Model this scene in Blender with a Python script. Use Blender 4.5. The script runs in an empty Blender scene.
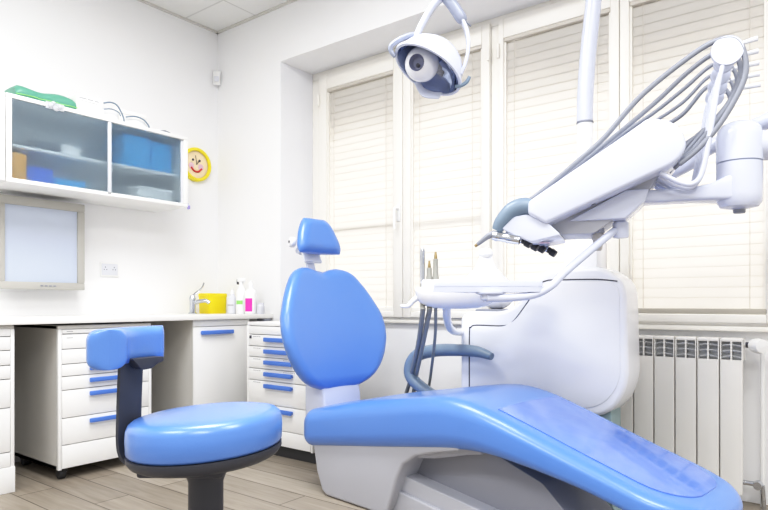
import bpy, bmesh, math, random
from mathutils import Vector, Matrix
random.seed(7)
PI = math.pi
SC = bpy.context.scene
COL = SC.collection
R_ = math.radians

# ------------------------------------------------------------------ materials
def lin(c):
    return tuple(((v/255)/12.92 if v/255 <= .04045 else ((v/255+.055)/1.055)**2.4) for v in c) + (1.0,)

def mat(name, rgb, rough=.5, metal=0.0, spec=.5, noise=0.0, nscale=20.0, bump=0.0, bscale=80.0, coat=0.0, trans=0.0, alpha=1.0, emit=0.0, sss=0.0):
    m = bpy.data.materials.new(name); m.use_nodes = True
    nt = m.node_tree; b = nt.nodes['Principled BSDF']
    c = lin(rgb)
    b.inputs['Base Color'].default_value = c
    b.inputs['Roughness'].default_value = rough
    b.inputs['Metallic'].default_value = metal
    b.inputs['Specular IOR Level'].default_value = spec
    b.inputs['Coat Weight'].default_value = coat
    b.inputs['Coat Roughness'].default_value = .2
    b.inputs['Transmission Weight'].default_value = trans
    b.inputs['Alpha'].default_value = alpha
    if emit:
        b.inputs['Emission Color'].default_value = c
        b.inputs['Emission Strength'].default_value = emit
    tc = nt.nodes.new('ShaderNodeTexCoord')
    if noise:
        n = nt.nodes.new('ShaderNodeTexNoise'); n.inputs['Scale'].default_value = nscale
        n.inputs['Detail'].default_value = 4
        nt.links.new(tc.outputs['Object'], n.inputs['Vector'])
        mx = nt.nodes.new('ShaderNodeMix'); mx.data_type = 'RGBA'
        mx.inputs[6].default_value = tuple(v*(1-noise) for v in c[:3])+(1,)
        mx.inputs[7].default_value = tuple(min(1, v*(1+noise)) for v in c[:3])+(1,)
        nt.links.new(n.outputs['Fac'], mx.inputs[0])
        nt.links.new(mx.outputs[2], b.inputs['Base Color'])
    if bump:
        n2 = nt.nodes.new('ShaderNodeTexNoise'); n2.inputs['Scale'].default_value = bscale
        nt.links.new(tc.outputs['Object'], n2.inputs['Vector'])
        bp = nt.nodes.new('ShaderNodeBump'); bp.inputs['Strength'].default_value = bump
        bp.inputs['Distance'].default_value = .004
        nt.links.new(n2.outputs['Fac'], bp.inputs['Height'])
        nt.links.new(bp.outputs['Normal'], b.inputs['Normal'])
    return m

M = {}
M['wall'] = mat('wall_paint', (245, 245, 246), .85, noise=.01, nscale=6, bump=.05, bscale=60)
M['reveal'] = mat('reveal_paint', (240, 241, 245), .85, noise=.01, nscale=6)
M['white'] = mat('white_lacquer', (244, 244, 243), .35, noise=.008, nscale=8)
M['carcass'] = mat('carcass_laminate', (214, 212, 207), .55, noise=.02, nscale=8)
M['counter'] = mat('counter_laminate', (246, 245, 242), .4, noise=.01, nscale=30)
M['seamdark'] = mat('dark_gap', (60, 58, 56), .8)
M['plinth'] = mat('plinth_dark', (58, 58, 60), .6)
M['bluehandle'] = mat('blue_handle_plastic', (86, 128, 214), .35)
M['blue'] = mat('blue_vinyl', (90, 136, 217), .36, noise=.02, nscale=5, bump=.06, bscale=180, coat=.6)
M['bluedeep'] = mat('blue_vinyl_leg', (76, 112, 226), .26, noise=.02, nscale=5, bump=.05, bscale=180, coat=.3)
M['plastic'] = mat('dental_white_plastic', (211, 216, 234), .24, coat=.3, noise=.006, nscale=5)
M['unitwhite'] = mat('unit_white_plastic', (246, 247, 252), .24, coat=.3, noise=.004, nscale=4)
M['plasticgrey'] = mat('dental_grey_plastic', (182, 184, 193), .35, coat=.15, noise=.01, nscale=5)
M['liftshade'] = mat('lift_housing_shaded', (146, 148, 158), .4, coat=.1)  # shade below the seat is put into this darker grey
M['softgrey'] = mat('bluegrey_plastic', (156, 163, 184), .32, coat=.2)
M['armgrey'] = mat('armrest_grey', (122, 140, 160), .38, coat=.15, noise=.02)
M['lens'] = mat('lamp_lens_dark', (120, 124, 150), .15)
M['hose'] = mat('hose_grey', (138, 142, 154), .42)
M['tubegrey'] = mat('suction_tube_grey', (158, 158, 152), .65)
M['chrome'] = mat('chrome', (205, 208, 214), .14, metal=1)
M['brass'] = mat('brass_tip', (158, 140, 104), .35, metal=1)
M['mirror'] = mat('lamp_mirror', (150, 160, 186), .08, metal=1)
M['black'] = mat('black_plastic', (44, 45, 52), .42, noise=.05)
M['charcoal'] = mat('charcoal_plastic', (60, 62, 72), .48, noise=.04)
M['frame'] = mat('window_frame_pvc', (243, 240, 233), .4, noise=.006)
M['rail'] = mat('blind_rail', (206, 200, 190), .5)
M['brownrail'] = mat('blind_bottom_rail', (186, 180, 168), .5)
M['radiator'] = mat('radiator_enamel', (240, 238, 234), .35, noise=.006)
M['radgrey'] = mat('radiator_grille', (172, 174, 177), .5)
M['monitor'] = mat('monitor_bezel', (180, 178, 172), .5, noise=.01)
M['screen'] = mat('monitor_screen', (186, 194, 210), .25, emit=.05)
M['yellow'] = mat('yellow_plastic', (244, 222, 20), .35)
M['clockyellow'] = mat('clock_yellow', (244, 226, 48), .4)
M['clockface'] = mat('clock_face', (246, 226, 190), .6)
M['red'] = mat('red_print', (204, 60, 60), .6)
M['ink'] = mat('dark_print', (70, 70, 80), .6)
M['greypr'] = mat('grey_print', (186, 186, 190), .6)
M['magenta'] = mat('magenta_label', (232, 60, 180), .5)
M['lime'] = mat('lime_label', (150, 220, 120), .5)
M['purple'] = mat('lilac_plastic', (160, 150, 210), .5)
M['bottle'] = mat('bottle_plastic', (244, 245, 246), .35)
M['bottlegrey'] = mat('bottle_translucent', (222, 224, 232), .3)
M['green'] = mat('green_wrap', (98, 162, 140), .36, noise=.12, nscale=25, bump=.4, bscale=40)
M['clear'] = mat('clear_plastic', (238, 240, 246), .08, alpha=.45)
M['cardboard'] = mat('white_carton', (244, 243, 241), .6)
M['bluebox'] = mat('blue_carton', (40, 170, 240), .5)
M['cobalt'] = mat('cobalt_carton', (40, 100, 225), .5)
M['orange'] = mat('orange_carton', (240, 170, 40), .5)
M['darkbox'] = mat('dark_carton', (84, 88, 96), .6)
M['beige'] = mat('beige_connector', (205, 200, 192), .4)
M['pink'] = mat('pink_label', (226, 190, 204), .5)
M['shutter'] = mat('shutter_beige', (196, 184, 160), .7, noise=.04)
M['plasticfoot'] = mat('unit_column_greygreen', (150, 170, 172), .5)
M['castor'] = mat('castor_rubber', (40, 40, 42), .6)

def floor_material():
    m = bpy.data.materials.new('plank_floor'); m.use_nodes = True
    nt = m.node_tree; b = nt.nodes['Principled BSDF']; L = nt.links.new
    tc = nt.nodes.new('ShaderNodeTexCoord')
    br = nt.nodes.new('ShaderNodeTexBrick')
    br.offset = .37; br.inputs['Scale'].default_value = 1
    br.inputs['Brick Width'].default_value = 1.0; br.inputs['Row Height'].default_value = .155
    br.inputs['Mortar Size'].default_value = .0028; br.inputs['Mortar Smooth'].default_value = .1
    br.inputs['Color1'].default_value = lin((172, 163, 150)); br.inputs['Color2'].default_value = lin((143, 134, 122))
    br.inputs['Mortar'].default_value = lin((92, 84, 77))
    L(tc.outputs['Object'], br.inputs['Vector'])
    mp = nt.nodes.new('ShaderNodeMapping'); mp.inputs['Scale'].default_value = (2.2, 22, 1)
    L(tc.outputs['Object'], mp.inputs['Vector'])
    n = nt.nodes.new('ShaderNodeTexNoise'); n.inputs['Scale'].default_value = 1.6; n.inputs['Detail'].default_value = 8
    n.inputs['Distortion'].default_value = .6
    L(mp.outputs['Vector'], n.inputs['Vector'])
    cr = nt.nodes.new('ShaderNodeValToRGB')
    cr.color_ramp.elements[0].position = .3; cr.color_ramp.elements[0].color = (.72, .70, .67, 1)
    cr.color_ramp.elements[1].position = .72; cr.color_ramp.elements[1].color = (1.08, 1.08, 1.08, 1)
    L(n.outputs['Fac'], cr.inputs['Fac'])
    mx = nt.nodes.new('ShaderNodeMix'); mx.data_type = 'RGBA'; mx.blend_type = 'MULTIPLY'; mx.inputs[0].default_value = .8
    L(br.outputs['Color'], mx.inputs[6]); L(cr.outputs['Color'], mx.inputs[7])
    L(mx.outputs[2], b.inputs['Base Color'])
    b.inputs['Roughness'].default_value = .5
    bp = nt.nodes.new('ShaderNodeBump'); bp.inputs['Strength'].default_value = .25; bp.inputs['Distance'].default_value = .003
    iv = nt.nodes.new('ShaderNodeMath'); iv.operation = 'SUBTRACT'; iv.inputs[0].default_value = 1
    L(br.outputs['Fac'], iv.inputs[1]); L(iv.outputs[0], bp.inputs['Height']); L(bp.outputs['Normal'], b.inputs['Normal'])
    return m
M['floor'] = floor_material()

def ceiling_material():
    m = bpy.data.materials.new('ceiling_tile'); m.use_nodes = True
    nt = m.node_tree; b = nt.nodes['Principled BSDF']; L = nt.links.new
    tc = nt.nodes.new('ShaderNodeTexCoord')
    mp = nt.nodes.new('ShaderNodeMapping'); mp.inputs['Location'].default_value = (-.41, .27, 0)
    L(tc.outputs['Object'], mp.inputs['Vector'])
    br = nt.nodes.new('ShaderNodeTexBrick'); br.offset = 0; br.inputs['Scale'].default_value = 1
    br.inputs['Brick Width'].default_value = .6; br.inputs['Row Height'].default_value = .6
    br.inputs['Mortar Size'].default_value = .006; br.inputs['Mortar Smooth'].default_value = 0
    br.inputs['Color1'].default_value = lin((238, 238, 236)); br.inputs['Color2'].default_value = lin((235, 235, 233))
    br.inputs['Mortar'].default_value = lin((214, 214, 212))
    L(mp.outputs['Vector'], br.inputs['Vector'])
    L(br.outputs['Color'], b.inputs['Base Color']); b.inputs['Roughness'].default_value = .9
    return m
M['ceiling'] = ceiling_material()

def slat_material():
    m = bpy.data.materials.new('blind_slat'); m.use_nodes = True
    nt = m.node_tree; L = nt.links.new
    for n in list(nt.nodes): nt.nodes.remove(n)
    out = nt.nodes.new('ShaderNodeOutputMaterial')
    d = nt.nodes.new('ShaderNodeBsdfDiffuse'); t = nt.nodes.new('ShaderNodeBsdfTranslucent'); mx = nt.nodes.new('ShaderNodeMixShader')
    tc = nt.nodes.new('ShaderNodeTexCoord'); nz = nt.nodes.new('ShaderNodeTexNoise'); nz.inputs['Scale'].default_value = 3
    L(tc.outputs['Object'], nz.inputs['Vector'])
    cr = nt.nodes.new('ShaderNodeValToRGB')
    cr.color_ramp.elements[0].color = lin((236, 233, 228)); cr.color_ramp.elements[1].color = lin((241, 239, 235))
    L(nz.outputs['Fac'], cr.inputs['Fac']); L(cr.outputs['Color'], d.inputs['Color']); L(cr.outputs['Color'], t.inputs['Color'])
    mx.inputs[0].default_value = .45
    L(d.outputs[0], mx.inputs[1]); L(t.outputs[0], mx.inputs[2]); L(mx.outputs[0], out.inputs['Surface'])
    return m
M['slat'] = slat_material()

def frosted_material():
    m = bpy.data.materials.new('frosted_glass'); m.use_nodes = True
    nt = m.node_tree; b = nt.nodes['Principled BSDF']; L = nt.links.new
    b.inputs['Base Color'].default_value = lin((236, 244, 248)); b.inputs['Roughness'].default_value = .33
    b.inputs['Transmission Weight'].default_value = 1; b.inputs['IOR'].default_value = 1.2
    d = nt.nodes.new('ShaderNodeBsdfTranslucent'); d.inputs['Color'].default_value = lin((196, 214, 228))
    d2 = nt.nodes.new('ShaderNodeBsdfDiffuse'); d2.inputs['Color'].default_value = lin((190, 206, 220))
    m1 = nt.nodes.new('ShaderNodeMixShader'); m1.inputs[0].default_value = .5
    m2 = nt.nodes.new('ShaderNodeMixShader'); m2.inputs[0].default_value = .2
    n = nt.nodes.new('ShaderNodeTexNoise'); n.inputs['Scale'].default_value = 300
    bp = nt.nodes.new('ShaderNodeBump'); bp.inputs['Strength'].default_value = .05
    L(n.outputs['Fac'], bp.inputs['Height']); L(bp.outputs['Normal'], b.inputs['Normal'])
    L(d.outputs[0], m1.inputs[1]); L(d2.outputs[0], m1.inputs[2])
    L(b.outputs[0], m2.inputs[1]); L(m1.outputs[0], m2.inputs[2])
    L(m2.outputs[0], nt.nodes['Material Output'].inputs['Surface'])
    return m
M['frosted'] = frosted_material()
def window_glass():
    m = bpy.data.materials.new('window_glass'); m.use_nodes = True
    nt = m.node_tree; b = nt.nodes['Principled BSDF']
    b.inputs['Base Color'].default_value = (1, 1, 1, 1); b.inputs['Roughness'].default_value = .02
    b.inputs['Alpha'].default_value = .12
    return m
M['glass'] = window_glass()
def film_material():
    m = bpy.data.materials.new('clear_film_cover'); m.use_nodes = True
    nt = m.node_tree; b = nt.nodes['Principled BSDF']; L = nt.links.new
    tc = nt.nodes.new('ShaderNodeTexCoord'); n = nt.nodes.new('ShaderNodeTexNoise')
    n.inputs['Scale'].default_value = 9; n.inputs['Detail'].default_value = 6; n.inputs['Distortion'].default_value = 1.2
    L(tc.outputs['Object'], n.inputs['Vector'])
    cr = nt.nodes.new('ShaderNodeValToRGB')
    cr.color_ramp.elements[0].position = .35; cr.color_ramp.elements[0].color = lin((88, 126, 220))
    cr.color_ramp.elements[1].position = .75; cr.color_ramp.elements[1].color = lin((104, 140, 226))
    L(n.outputs['Fac'], cr.inputs['Fac']); L(cr.outputs['Color'], b.inputs['Base Color'])
    bp = nt.nodes.new('ShaderNodeBump'); bp.inputs['Strength'].default_value = .12; bp.inputs['Distance'].default_value = .003
    L(n.outputs['Fac'], bp.inputs['Height']); L(bp.outputs['Normal'], b.inputs['Normal'])
    b.inputs['Roughness'].default_value = .12; b.inputs['Coat Weight'].default_value = .6
    return m
M['film'] = film_material()

# ------------------------------------------------------------------ geometry builder
class G:
    def __init__(s):
        s.bm = bmesh.new()
    def _add(s, tmp):
        me = bpy.data.meshes.new('tmp'); tmp.to_mesh(me); tmp.free()
        s.bm.from_mesh(me); bpy.data.meshes.remove(me)
        return s
    def box(s, lo, hi, bev=0.0, seg=2, mtx=None):
        t = bmesh.new(); bmesh.ops.create_cube(t, size=1)
        lo = Vector(lo); hi = Vector(hi)
        for v in t.verts:
            v.co = Vector(((lo[i]+hi[i])/2 + v.co[i]*(hi[i]-lo[i])) for i in range(3))
        if bev:
            bmesh.ops.bevel(t, geom=t.edges[:], offset=bev, segments=seg, affect='EDGES', profile=.5, clamp_overlap=True)
        if mtx: bmesh.ops.transform(t, matrix=mtx, verts=t.verts[:])
        return s._add(t)
    def rings(s, rings, cap0=True, cap1=True, closed=True):
        t = bmesh.new(); vs = [[t.verts.new(p) for p in r] for r in rings]
        n = len(vs[0])
        for a, b in zip(vs[:-1], vs[1:]):
            for i in range(n if closed else n-1):
                j = (i+1) % n
                t.faces.new((a[i], a[j], b[j], b[i]))
        if cap0: t.faces.new(list(reversed(vs[0])))
        if cap1: t.faces.new(vs[-1])
        bmesh.ops.remove_doubles(t, verts=t.verts[:], dist=1e-6)
        bmesh.ops.recalc_face_normals(t, faces=t.faces[:])
        return s._add(t)
    def tube(s, pts, r, n=12, smooth=0):
        pts = [Vector(p) for p in pts]
        rs = r if isinstance(r, (list, tuple)) else [r]*len(pts)
        if smooth: pts, rs = spline(pts, rs, smooth)
        rings = []; up = None
        for i, p in enumerate(pts):
            d = (pts[min(i+1, len(pts)-1)]-pts[max(i-1, 0)]).normalized()
            if up is None:
                up = Vector((0, 0, 1)) if abs(d.z) < .9 else Vector((1, 0, 0))
            x = d.cross(up)
            if x.length < 1e-5: x = d.cross(Vector((.3, .9, .2)))
            x.normalize(); y = x.cross(d).normalized(); up = y
            rings.append([p+(x*math.cos(a)+y*math.sin(a))*rs[i] for a in [2*PI*k/n for k in range(n)]])
        return s.rings(rings)
    def strip(s, pts, w, h, side, smooth=0):
        # flat band following pts; side = width direction
        pts = [Vector(p) for p in pts]
        if smooth: pts, _ = spline(pts, [0]*len(pts), smooth)
        side = Vector(side).normalized(); rings = []
        for i, p in enumerate(pts):
            d = (pts[min(i+1, len(pts)-1)]-pts[max(i-1, 0)]).normalized()
            u = side.cross(d).normalized()
            rings.append([p+side*a*w/2+u*b*h/2 for a, b in ((-1, -.6), (-.8, -1), (.8, -1), (1, -.6), (1, .6), (.8, 1), (-.8, 1), (-1, .6))])
        return s.rings(rings)
    def lathe(s, prof, o=(0, 0, 0), ax=(0, 0, 1), n=32, cap0=True, cap1=True):
        o = Vector(o); ax = Vector(ax).normalized()
        x = ax.orthogonal().normalized(); y = ax.cross(x)
        return s.rings([[o+ax*z+(x*math.cos(a)+y*math.sin(a))*max(r, 1e-4) for a in [2*PI*k/n for k in range(n)]] for r, z in prof], cap0, cap1)
    def prism(s, poly, o, ux, uy, uz, depth, bev=0.0, seg=3):
        o, ux, uy, uz = Vector(o), Vector(ux), Vector(uy), Vector(uz)
        t = bmesh.new()
        a = [t.verts.new(o+ux*p[0]+uy*p[1]) for p in poly]
        b = [t.verts.new(o+ux*p[0]+uy*p[1]+uz*depth) for p in poly]
        n = len(poly)
        t.faces.new(a); t.faces.new(list(reversed(b)))
        for i in range(n): t.faces.new((a[i], b[i], b[(i+1) % n], a[(i+1) % n]))
        bmesh.ops.recalc_face_normals(t, faces=t.faces[:])
        if bev:
            t.edges.ensure_lookup_table()
            es = [e for e in t.edges if (e.verts[0] in a) == (e.verts[1] in a)]
            bmesh.ops.bevel(t, geom=es, offset=bev, segments=seg, affect='EDGES', profile=.5, clamp_overlap=True)
        return s._add(t)
    def cushion(s, a0, a1, b0, b1, hf, hb, r, fn, ns=40, nb=14, rb=None, nc=6, rn=None):
        """Upholstered pad: runs along a; at each a it spans b0(a)..b1(a), thickness +hf/-hb, rounded by r; fn(a,b,n) maps to space."""
        rings = []; L = a1-a0; ra = min(r, L/2)
        rb = rb or r
        ss = []
        for k in range(ns+1):
            q = .5-.5*math.cos(PI*k/ns); ss.append(a0+L*(.65*q+.35*k/ns))
        for k, a in enumerate(ss):
            e = min(a-a0, a1-a)
            f = 1.0 if e >= ra else math.sqrt(max(0.0, 1-(1-e/ra)**2))
            f = max(f, .02)
            lo, hi = b0(a), b1(a)
            cb = min(rb, (hi-lo)/2*.98)
            ring = []
            for (cx, sg, st) in ((hi-cb, 1, 0), (lo+cb, -1, PI/2), (lo+cb, -1, PI), (hi-cb, 1, 1.5*PI)):
                for j in range(nc+1):
                    th = st+j*PI/2/nc
                    nn = math.sin(th)
                    up = st < 3
                    hh = hf if up else hb
                    q = hh if rn is None else min(rn, hh)
                    ring.append((cx+cb*math.cos(th), (hh-q)*(1 if up else -1)*f+nn*q*f))
                # subdivide flats
                if st == 0:
                    for j in range(1, nb): ring.append((hi-cb+(lo+cb-hi+cb)*j/nb, hf*f))
                if st == PI:
                    for j in range(1, nb): ring.append((lo+cb+(hi-cb-lo-cb)*j/nb, -hb*f))
            rings.append([Vector(fn(a, b, n)) for b, n in ring])
        return s.rings(rings)

def spline(pts, rs, k):
    out = []; ro = []; n = len(pts)
    for i in range(n-1):
        p0, p1, p2, p3 = pts[max(i-1, 0)], pts[i], pts[i+1], pts[min(i+2, n-1)]
        for j in range(k):
            t = j/k
            out.append(.5*((2*p1)+(p2-p0)*t+(2*p0-5*p1+4*p2-p3)*t*t+(3*p1-p0-3*p2+p3)*t**3))
            ro.append(rs[i]+(rs[i+1]-rs[i])*t)
    out.append(pts[-1]); ro.append(rs[-1])
    return out, ro

def rpoly(pts, r, k=5):
    """Polygon with rounded corners; r = one radius or one per corner."""
    out = []; n = len(pts)
    for i in range(n):
        p = Vector(pts[i]).to_2d(); a = Vector(pts[i-1]).to_2d(); b = Vector(pts[(i+1) % n]).to_2d()
        rr = r[i] if isinstance(r, (list, tuple)) else r
        if rr <= 0: out.append(tuple(p)); continue
        va = (a-p); vb = (b-p); d = min(rr, va.length*.49, vb.length*.49)
        pa = p+va.normalized()*d; pb = p+vb.normalized()*d
        for j in range(k+1):
            t = j/k; q = pa*(1-t)**2+p*2*t*(1-t)+pb*t*t; out.append((q.x, q.y))
    return out

WM = {}
def obj(name, g, material, parent=None, world=False, ang=32):
    """Links the built geometry as ONE mesh object; world=True: built in room coordinates."""
    me = bpy.data.meshes.new(name)
    bm = g.bm
    if parent is not None and world:
        bmesh.ops.transform(bm, matrix=WM[parent.name].inverted(), verts=bm.verts[:])
    bm.to_mesh(me); bm.free()
    me.shade_smooth() if hasattr(me, 'shade_smooth') else None
    for p in me.polygons: p.use_smooth = True
    me.set_sharp_from_angle(angle=R_(ang))
    me.materials.append(M[material])
    o = bpy.data.objects.new(name, me); COL.objects.link(o)
    if parent is not None:
        o.parent = parent; WM[o.name] = WM[parent.name].copy()
    else:
        WM[o.name] = Matrix.Identity(4)
    return o

def thing(name, label, cat, loc=(0, 0, 0), rotz=0, group=None):
    o = bpy.data.objects.new(name, None); COL.objects.link(o)
    o.empty_display_size = .1
    o.location = loc; o.rotation_euler = (0, 0, rotz)
    WM[o.name] = Matrix.Translation(loc) @ Matrix.Rotation(rotz, 4, 'Z')
    o['label'] = label; o['category'] = cat
    if group: o['group'] = group
    return o
def tag(o, label, cat, group=None):
    o['label'] = label; o['category'] = cat
    if group: o['group'] = group
    return o
def struct(name, g, material, parent=None, world=True):
    o = obj(name, g, material, parent, world)
    if parent is None: o['kind'] = 'structure'
    return o
def copy_tree(o, parent=None):
    c = o.copy(); COL.objects.link(c)
    if parent is not None: c.parent = parent
    for ch in list(o.children): copy_tree(ch, c)
    return c

# ------------------------------------------------------------------ the room
YB = .32            # plane of the window wall inside the recess
HC = 2.75           # ceiling height
XR = .636           # left side of the recess
XE, YE = 5.6, -5.2  # how far the room is built
struct('floor', G().box((-.2, YE, -.06), (XE, YB+.05, 0)), 'floor')
struct('ceiling', G().box((-.2, YE, HC), (XE, YB+.05, HC+.06)), 'ceiling')
struct('wall_left', G().box((-.2, YE, 0), (0, .6, HC)), 'wall')
struct('wall_back', G().box((0, 0, 0), (XR, .6, HC)).box((XR, 0, 2.395), (XE, YB+.28, HC)), 'wall')
struct('trim_1', G().box((XR, 0.001, 0), (XR+.004, YB, 2.395)), 'reveal')
struct('wall_parapet', G().box((XR, YB, 0), (XE, .6, .735)), 'wall')
struct('trim_2', G().box((XR, YB-.035, .728), (XE, YB+.04, .752), .006), 'frame')   # inner sill board
# ceiling edge profile along the two walls
struct('trim_3', G().box((0, YE, HC-.012), (.018, 0, HC)).box((0, -.018, HC-.012), (XE, 0, HC)), 'carcass')

# windows: outer casing, mullions, sashes
YF = .27            # room-side face of the sashes
ZB, ZT = .752, 2.395
casing = G()
casing.box((XR+.005, YF+.021, ZT-.045), (XE, YB+.06, ZT), .003)
casing.box((XR+.005, YF+.021, ZB), (XE, YB+.06, ZB+.035), .003)
for xa, xb in ((XR+.005, .715), (1.985, 2.035), (3.32, 3.38)):
    casing.box((xa, YF+.02, ZB+.0355), (xb, YB+.06, ZT-.0455), .003)
struct('trim_4', casing, 'frame')
sashes = [(.715, 1.405, .785, 1.335, 'R'), (1.405, 1.985, 1.462, 1.935, 'L'), (2.035, 2.668, 2.066, 2.625, None),
          (2.668, 3.32, 2.712, 3.262, None), (3.38, 4.02, 3.43, 3.97, None), (4.02, 4.66, 4.07, 4.61, None)]
ZS0, ZS1 = .80, 2.262
for i, (x0, x1, g0, g1, hd) in enumerate(sashes):
    z0, z1 = ZB+.012, ZT-.03
    g = G()
    g.box((x0+.002, YF, z0), (g0, YB+.03, z1), .004).box((g1, YF, z0), (x1-.002, YB+.03, z1), .004)
    g.box((g0+.0003, YF+.0005, ZS1), (g1-.0003, YB+.03, z1-.001), .003).box((g0+.0003, YF+.0005, z0+.001), (g1-.0003, YB+.03, ZS0), .003)
    g.box((g0+.0003, YF+.012, ZS0+.001), (g0+.01, YB+.02, ZS1-.001)).box((g1-.01, YF+.012, ZS0+.001), (g1-.0003, YB+.02, ZS1-.001))
    w = struct('window_%d' % (i+1), g, 'frame')
    struct('pane', G().box((g0, YB+.04, ZS0), (g1, YB+.046, ZS1)), 'glass', w)
    if hd:
        hx = 1.378
        if i == 0:
            h = G().box((hx-.014, YF-.008, 1.34), (hx+.014, YF-.0002, 1.44), .004)
            h.tube([(hx, YF-.006, 1.415), (hx, YF-.042, 1.415), (hx+.0, YF-.046, 1.40), (hx, YF-.046, 1.29)], [.009, .009, .009, .007], 10)
            struct('handle', h, 'white', w)
        for zz in (1.05, 2.1):
            pass
    else:
        pass
# hinge covers on the tall sashes
    xh = x1-.004 if i in (1, 3) else x0+.004
    for zz in (.95, 2.16): struct('hinge', G().tube([(xh, YF-.006, zz), (xh, YF-.006, zz+.075)], .008, 10), 'frame', w)
    # rolled shutter outside the upper part of the right windows
sh = G()
for k in range(10):
    z = 1.90+k*.052
    sh.box((2.04, YB+.13, z), (4.7, YB+.145, z+.05), .006)
for k in range(9):  # second shutter run, added to dim the tops of the two left blinds
    z = 1.96+k*.052
    sh.box((.70, YB+.13, z), (2.0, YB+.145, z+.05), .006)
struct('trim_5', sh, 'shutter')
# bar added behind the two left blinds to shade a band through their slats
struct('trim_6', G().box((.79, YF+.038, 1.312), (1.332, YF+.05, 1.336), .003).box((1.466, YF+.038, 1.300), (1.932, YF+.05, 1.322), .003), 'rail')

# venetian blinds: slats, head rail, bottom rail, cords
names = ['leftmost window blind closed, behind the blue headrest', 'window blind behind the dental lamp, right of the window handle',
         'window blind behind the white lamp pole', 'rightmost window blind behind the grey instrument hoses',
         'window blind beyond the right edge of the photo', 'farthest right window blind beyond the photo']
for i, (x0, x1, g0, g1, hd) in enumerate(sashes[:5]):
    a, b = g0+.006, g1-.006
    t = thing('window_blind', 'closed cream venetian ' + names[i], 'window blind', ((a+b)/2, YF, ZS0+.005), 0, 'venetian blinds in the windows')
    sl = G(); pitch = .0455; n = int((ZS1-.03-(ZS0+.01))/pitch)
    for k in range(n):
        z = ZS1-.045-k*pitch
        pr = []
        for xx in (a, b):
            pr.append([Vector((xx, YF+.026+dy, z+dz)) for dy, dz in ((-.0024, -.0250), (-.0022, -.013), (-.0010, 0), (.0004, .014), (.0014, .0222), (.0020, .0218), (.0010, .0135), (-.0004, -.0005), (-.0016, -.0135), (-.0018, -.0252))])
        sl.rings(pr)
    obj('slats', sl, 'slat', t, True)
    obj('head_rail', G().box((a-.004, YF+.004, ZS1-.02), (b+.004, YF+.036, ZS1), .003), 'rail', t, True)
    obj('bottom_rail', G().box((a-.004, YF+.008, ZS0+.001), (b+.004, YF+.018, ZS0+.026), .004), 'brownrail' if i > 2 else 'frame', t, True)
    c = G()
    for xx in (a+.055, b-.055):
        c.tube([(xx, YF+.008, ZS1-.02), (xx, YF+.01, ZS0+.02)], .0014, 6)
    obj('ladder_cord', c, 'rail', t, True)

# wall bits
t = thing('motion_sensor', 'small white motion sensor high on the wall corner', 'sensor', (.035, -.03, 2.37))
g = G().cushion(-.05, .05, lambda a: -.026, lambda a: .026, .018, .012, .03, lambda a, b, n: (.03+b*.7+n*.7, -.03+b*.7-n*.7, 2.417+a), 16, 6)
obj('housing', g, 'white', t, True)
obj('sensor_window', G().cushion(-.018, .018, lambda a: -.016, lambda a: .016, .003, .003, .003, lambda a, b, n: (.046+b*.7+n*.7, -.046+b*.7-n*.7, 2.403+a), 10, 4), 'bottlegrey', t, True)

t = thing('power_socket', 'white double pin power socket on the wall beside the monitor', 'socket', (0, -.793, 1.05))
obj('cover_plate', G().box((0, -.85, 1.007), (.009, -.736, 1.094), .003), 'white', t, True)
ins = obj('socket_insert', G().box((.009, -.843, 1.016), (.0112, -.743, 1.085), .001), 'bottlegrey', t, True)
for yy in (-.82, -.766):
    for d in (-.008, .008): obj('pin_hole', G().lathe([(.0028, 0), (.0028, .001)], (.0112, yy+d, 1.05), (1, 0, 0), 8), 'ink', ins, True)
    obj('earth_clip', G().box((.0112, yy-.002, 1.061), (.0122, yy+.002, 1.067)), 'ink', ins, True)

# wall clock with yellow rim
t = thing('wall_clock', 'round yellow rimmed children clock with smiling face on the wall', 'clock', (0, -.175, 1.784))
cy, cz, cr = -.19, 1.786, .113
obj('rim', G().lathe([(cr-.022, .0), (cr, .0), (cr, .03), (cr-.008, .038), (cr-.018, .036), (cr-.022, .022)], (0, cy, cz), (1, 0, 0), 48, False, False), 'clockyellow', t, True)
obj('dial', G().lathe([(cr-.018, 0), (cr-.018, .016), (.001, .017)], (0, cy, cz), (1, 0, 0), 40), 'clockface', t, True)
for sg in (-1, 1):
    obj('cheek', G().lathe([(.022, 0), (.020, .003), (.001, .004)], (.016, cy+sg*.038, cz-.012), (1, 0, 0), 16), 'pink', t, True)
    obj('eye', G().lathe([(.008, 0), (.008, .004), (.001, .006)], (.016, cy+sg*.026, cz+.03), (1, 0, 0), 14), 'ink', t, True)
obj('smile', G().tube([(.02, cy-.042, cz-.022), (.02, cy-.022, cz-.042), (.02, cy, cz-.048), (.02, cy+.022, cz-.042), (.02, cy+.042, cz-.022)], .006, 8, 4), 'red', t, True)
obj('hour_hand', G().tube([(.022, cy, cz), (.022, cy+.02, cz+.028)], .0025, 6), 'ink', t, True)
obj('minute_hand', G().tube([(.024, cy, cz), (.024, cy-.01, cz+.06)], .002, 6), 'ink', t, True)

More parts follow.
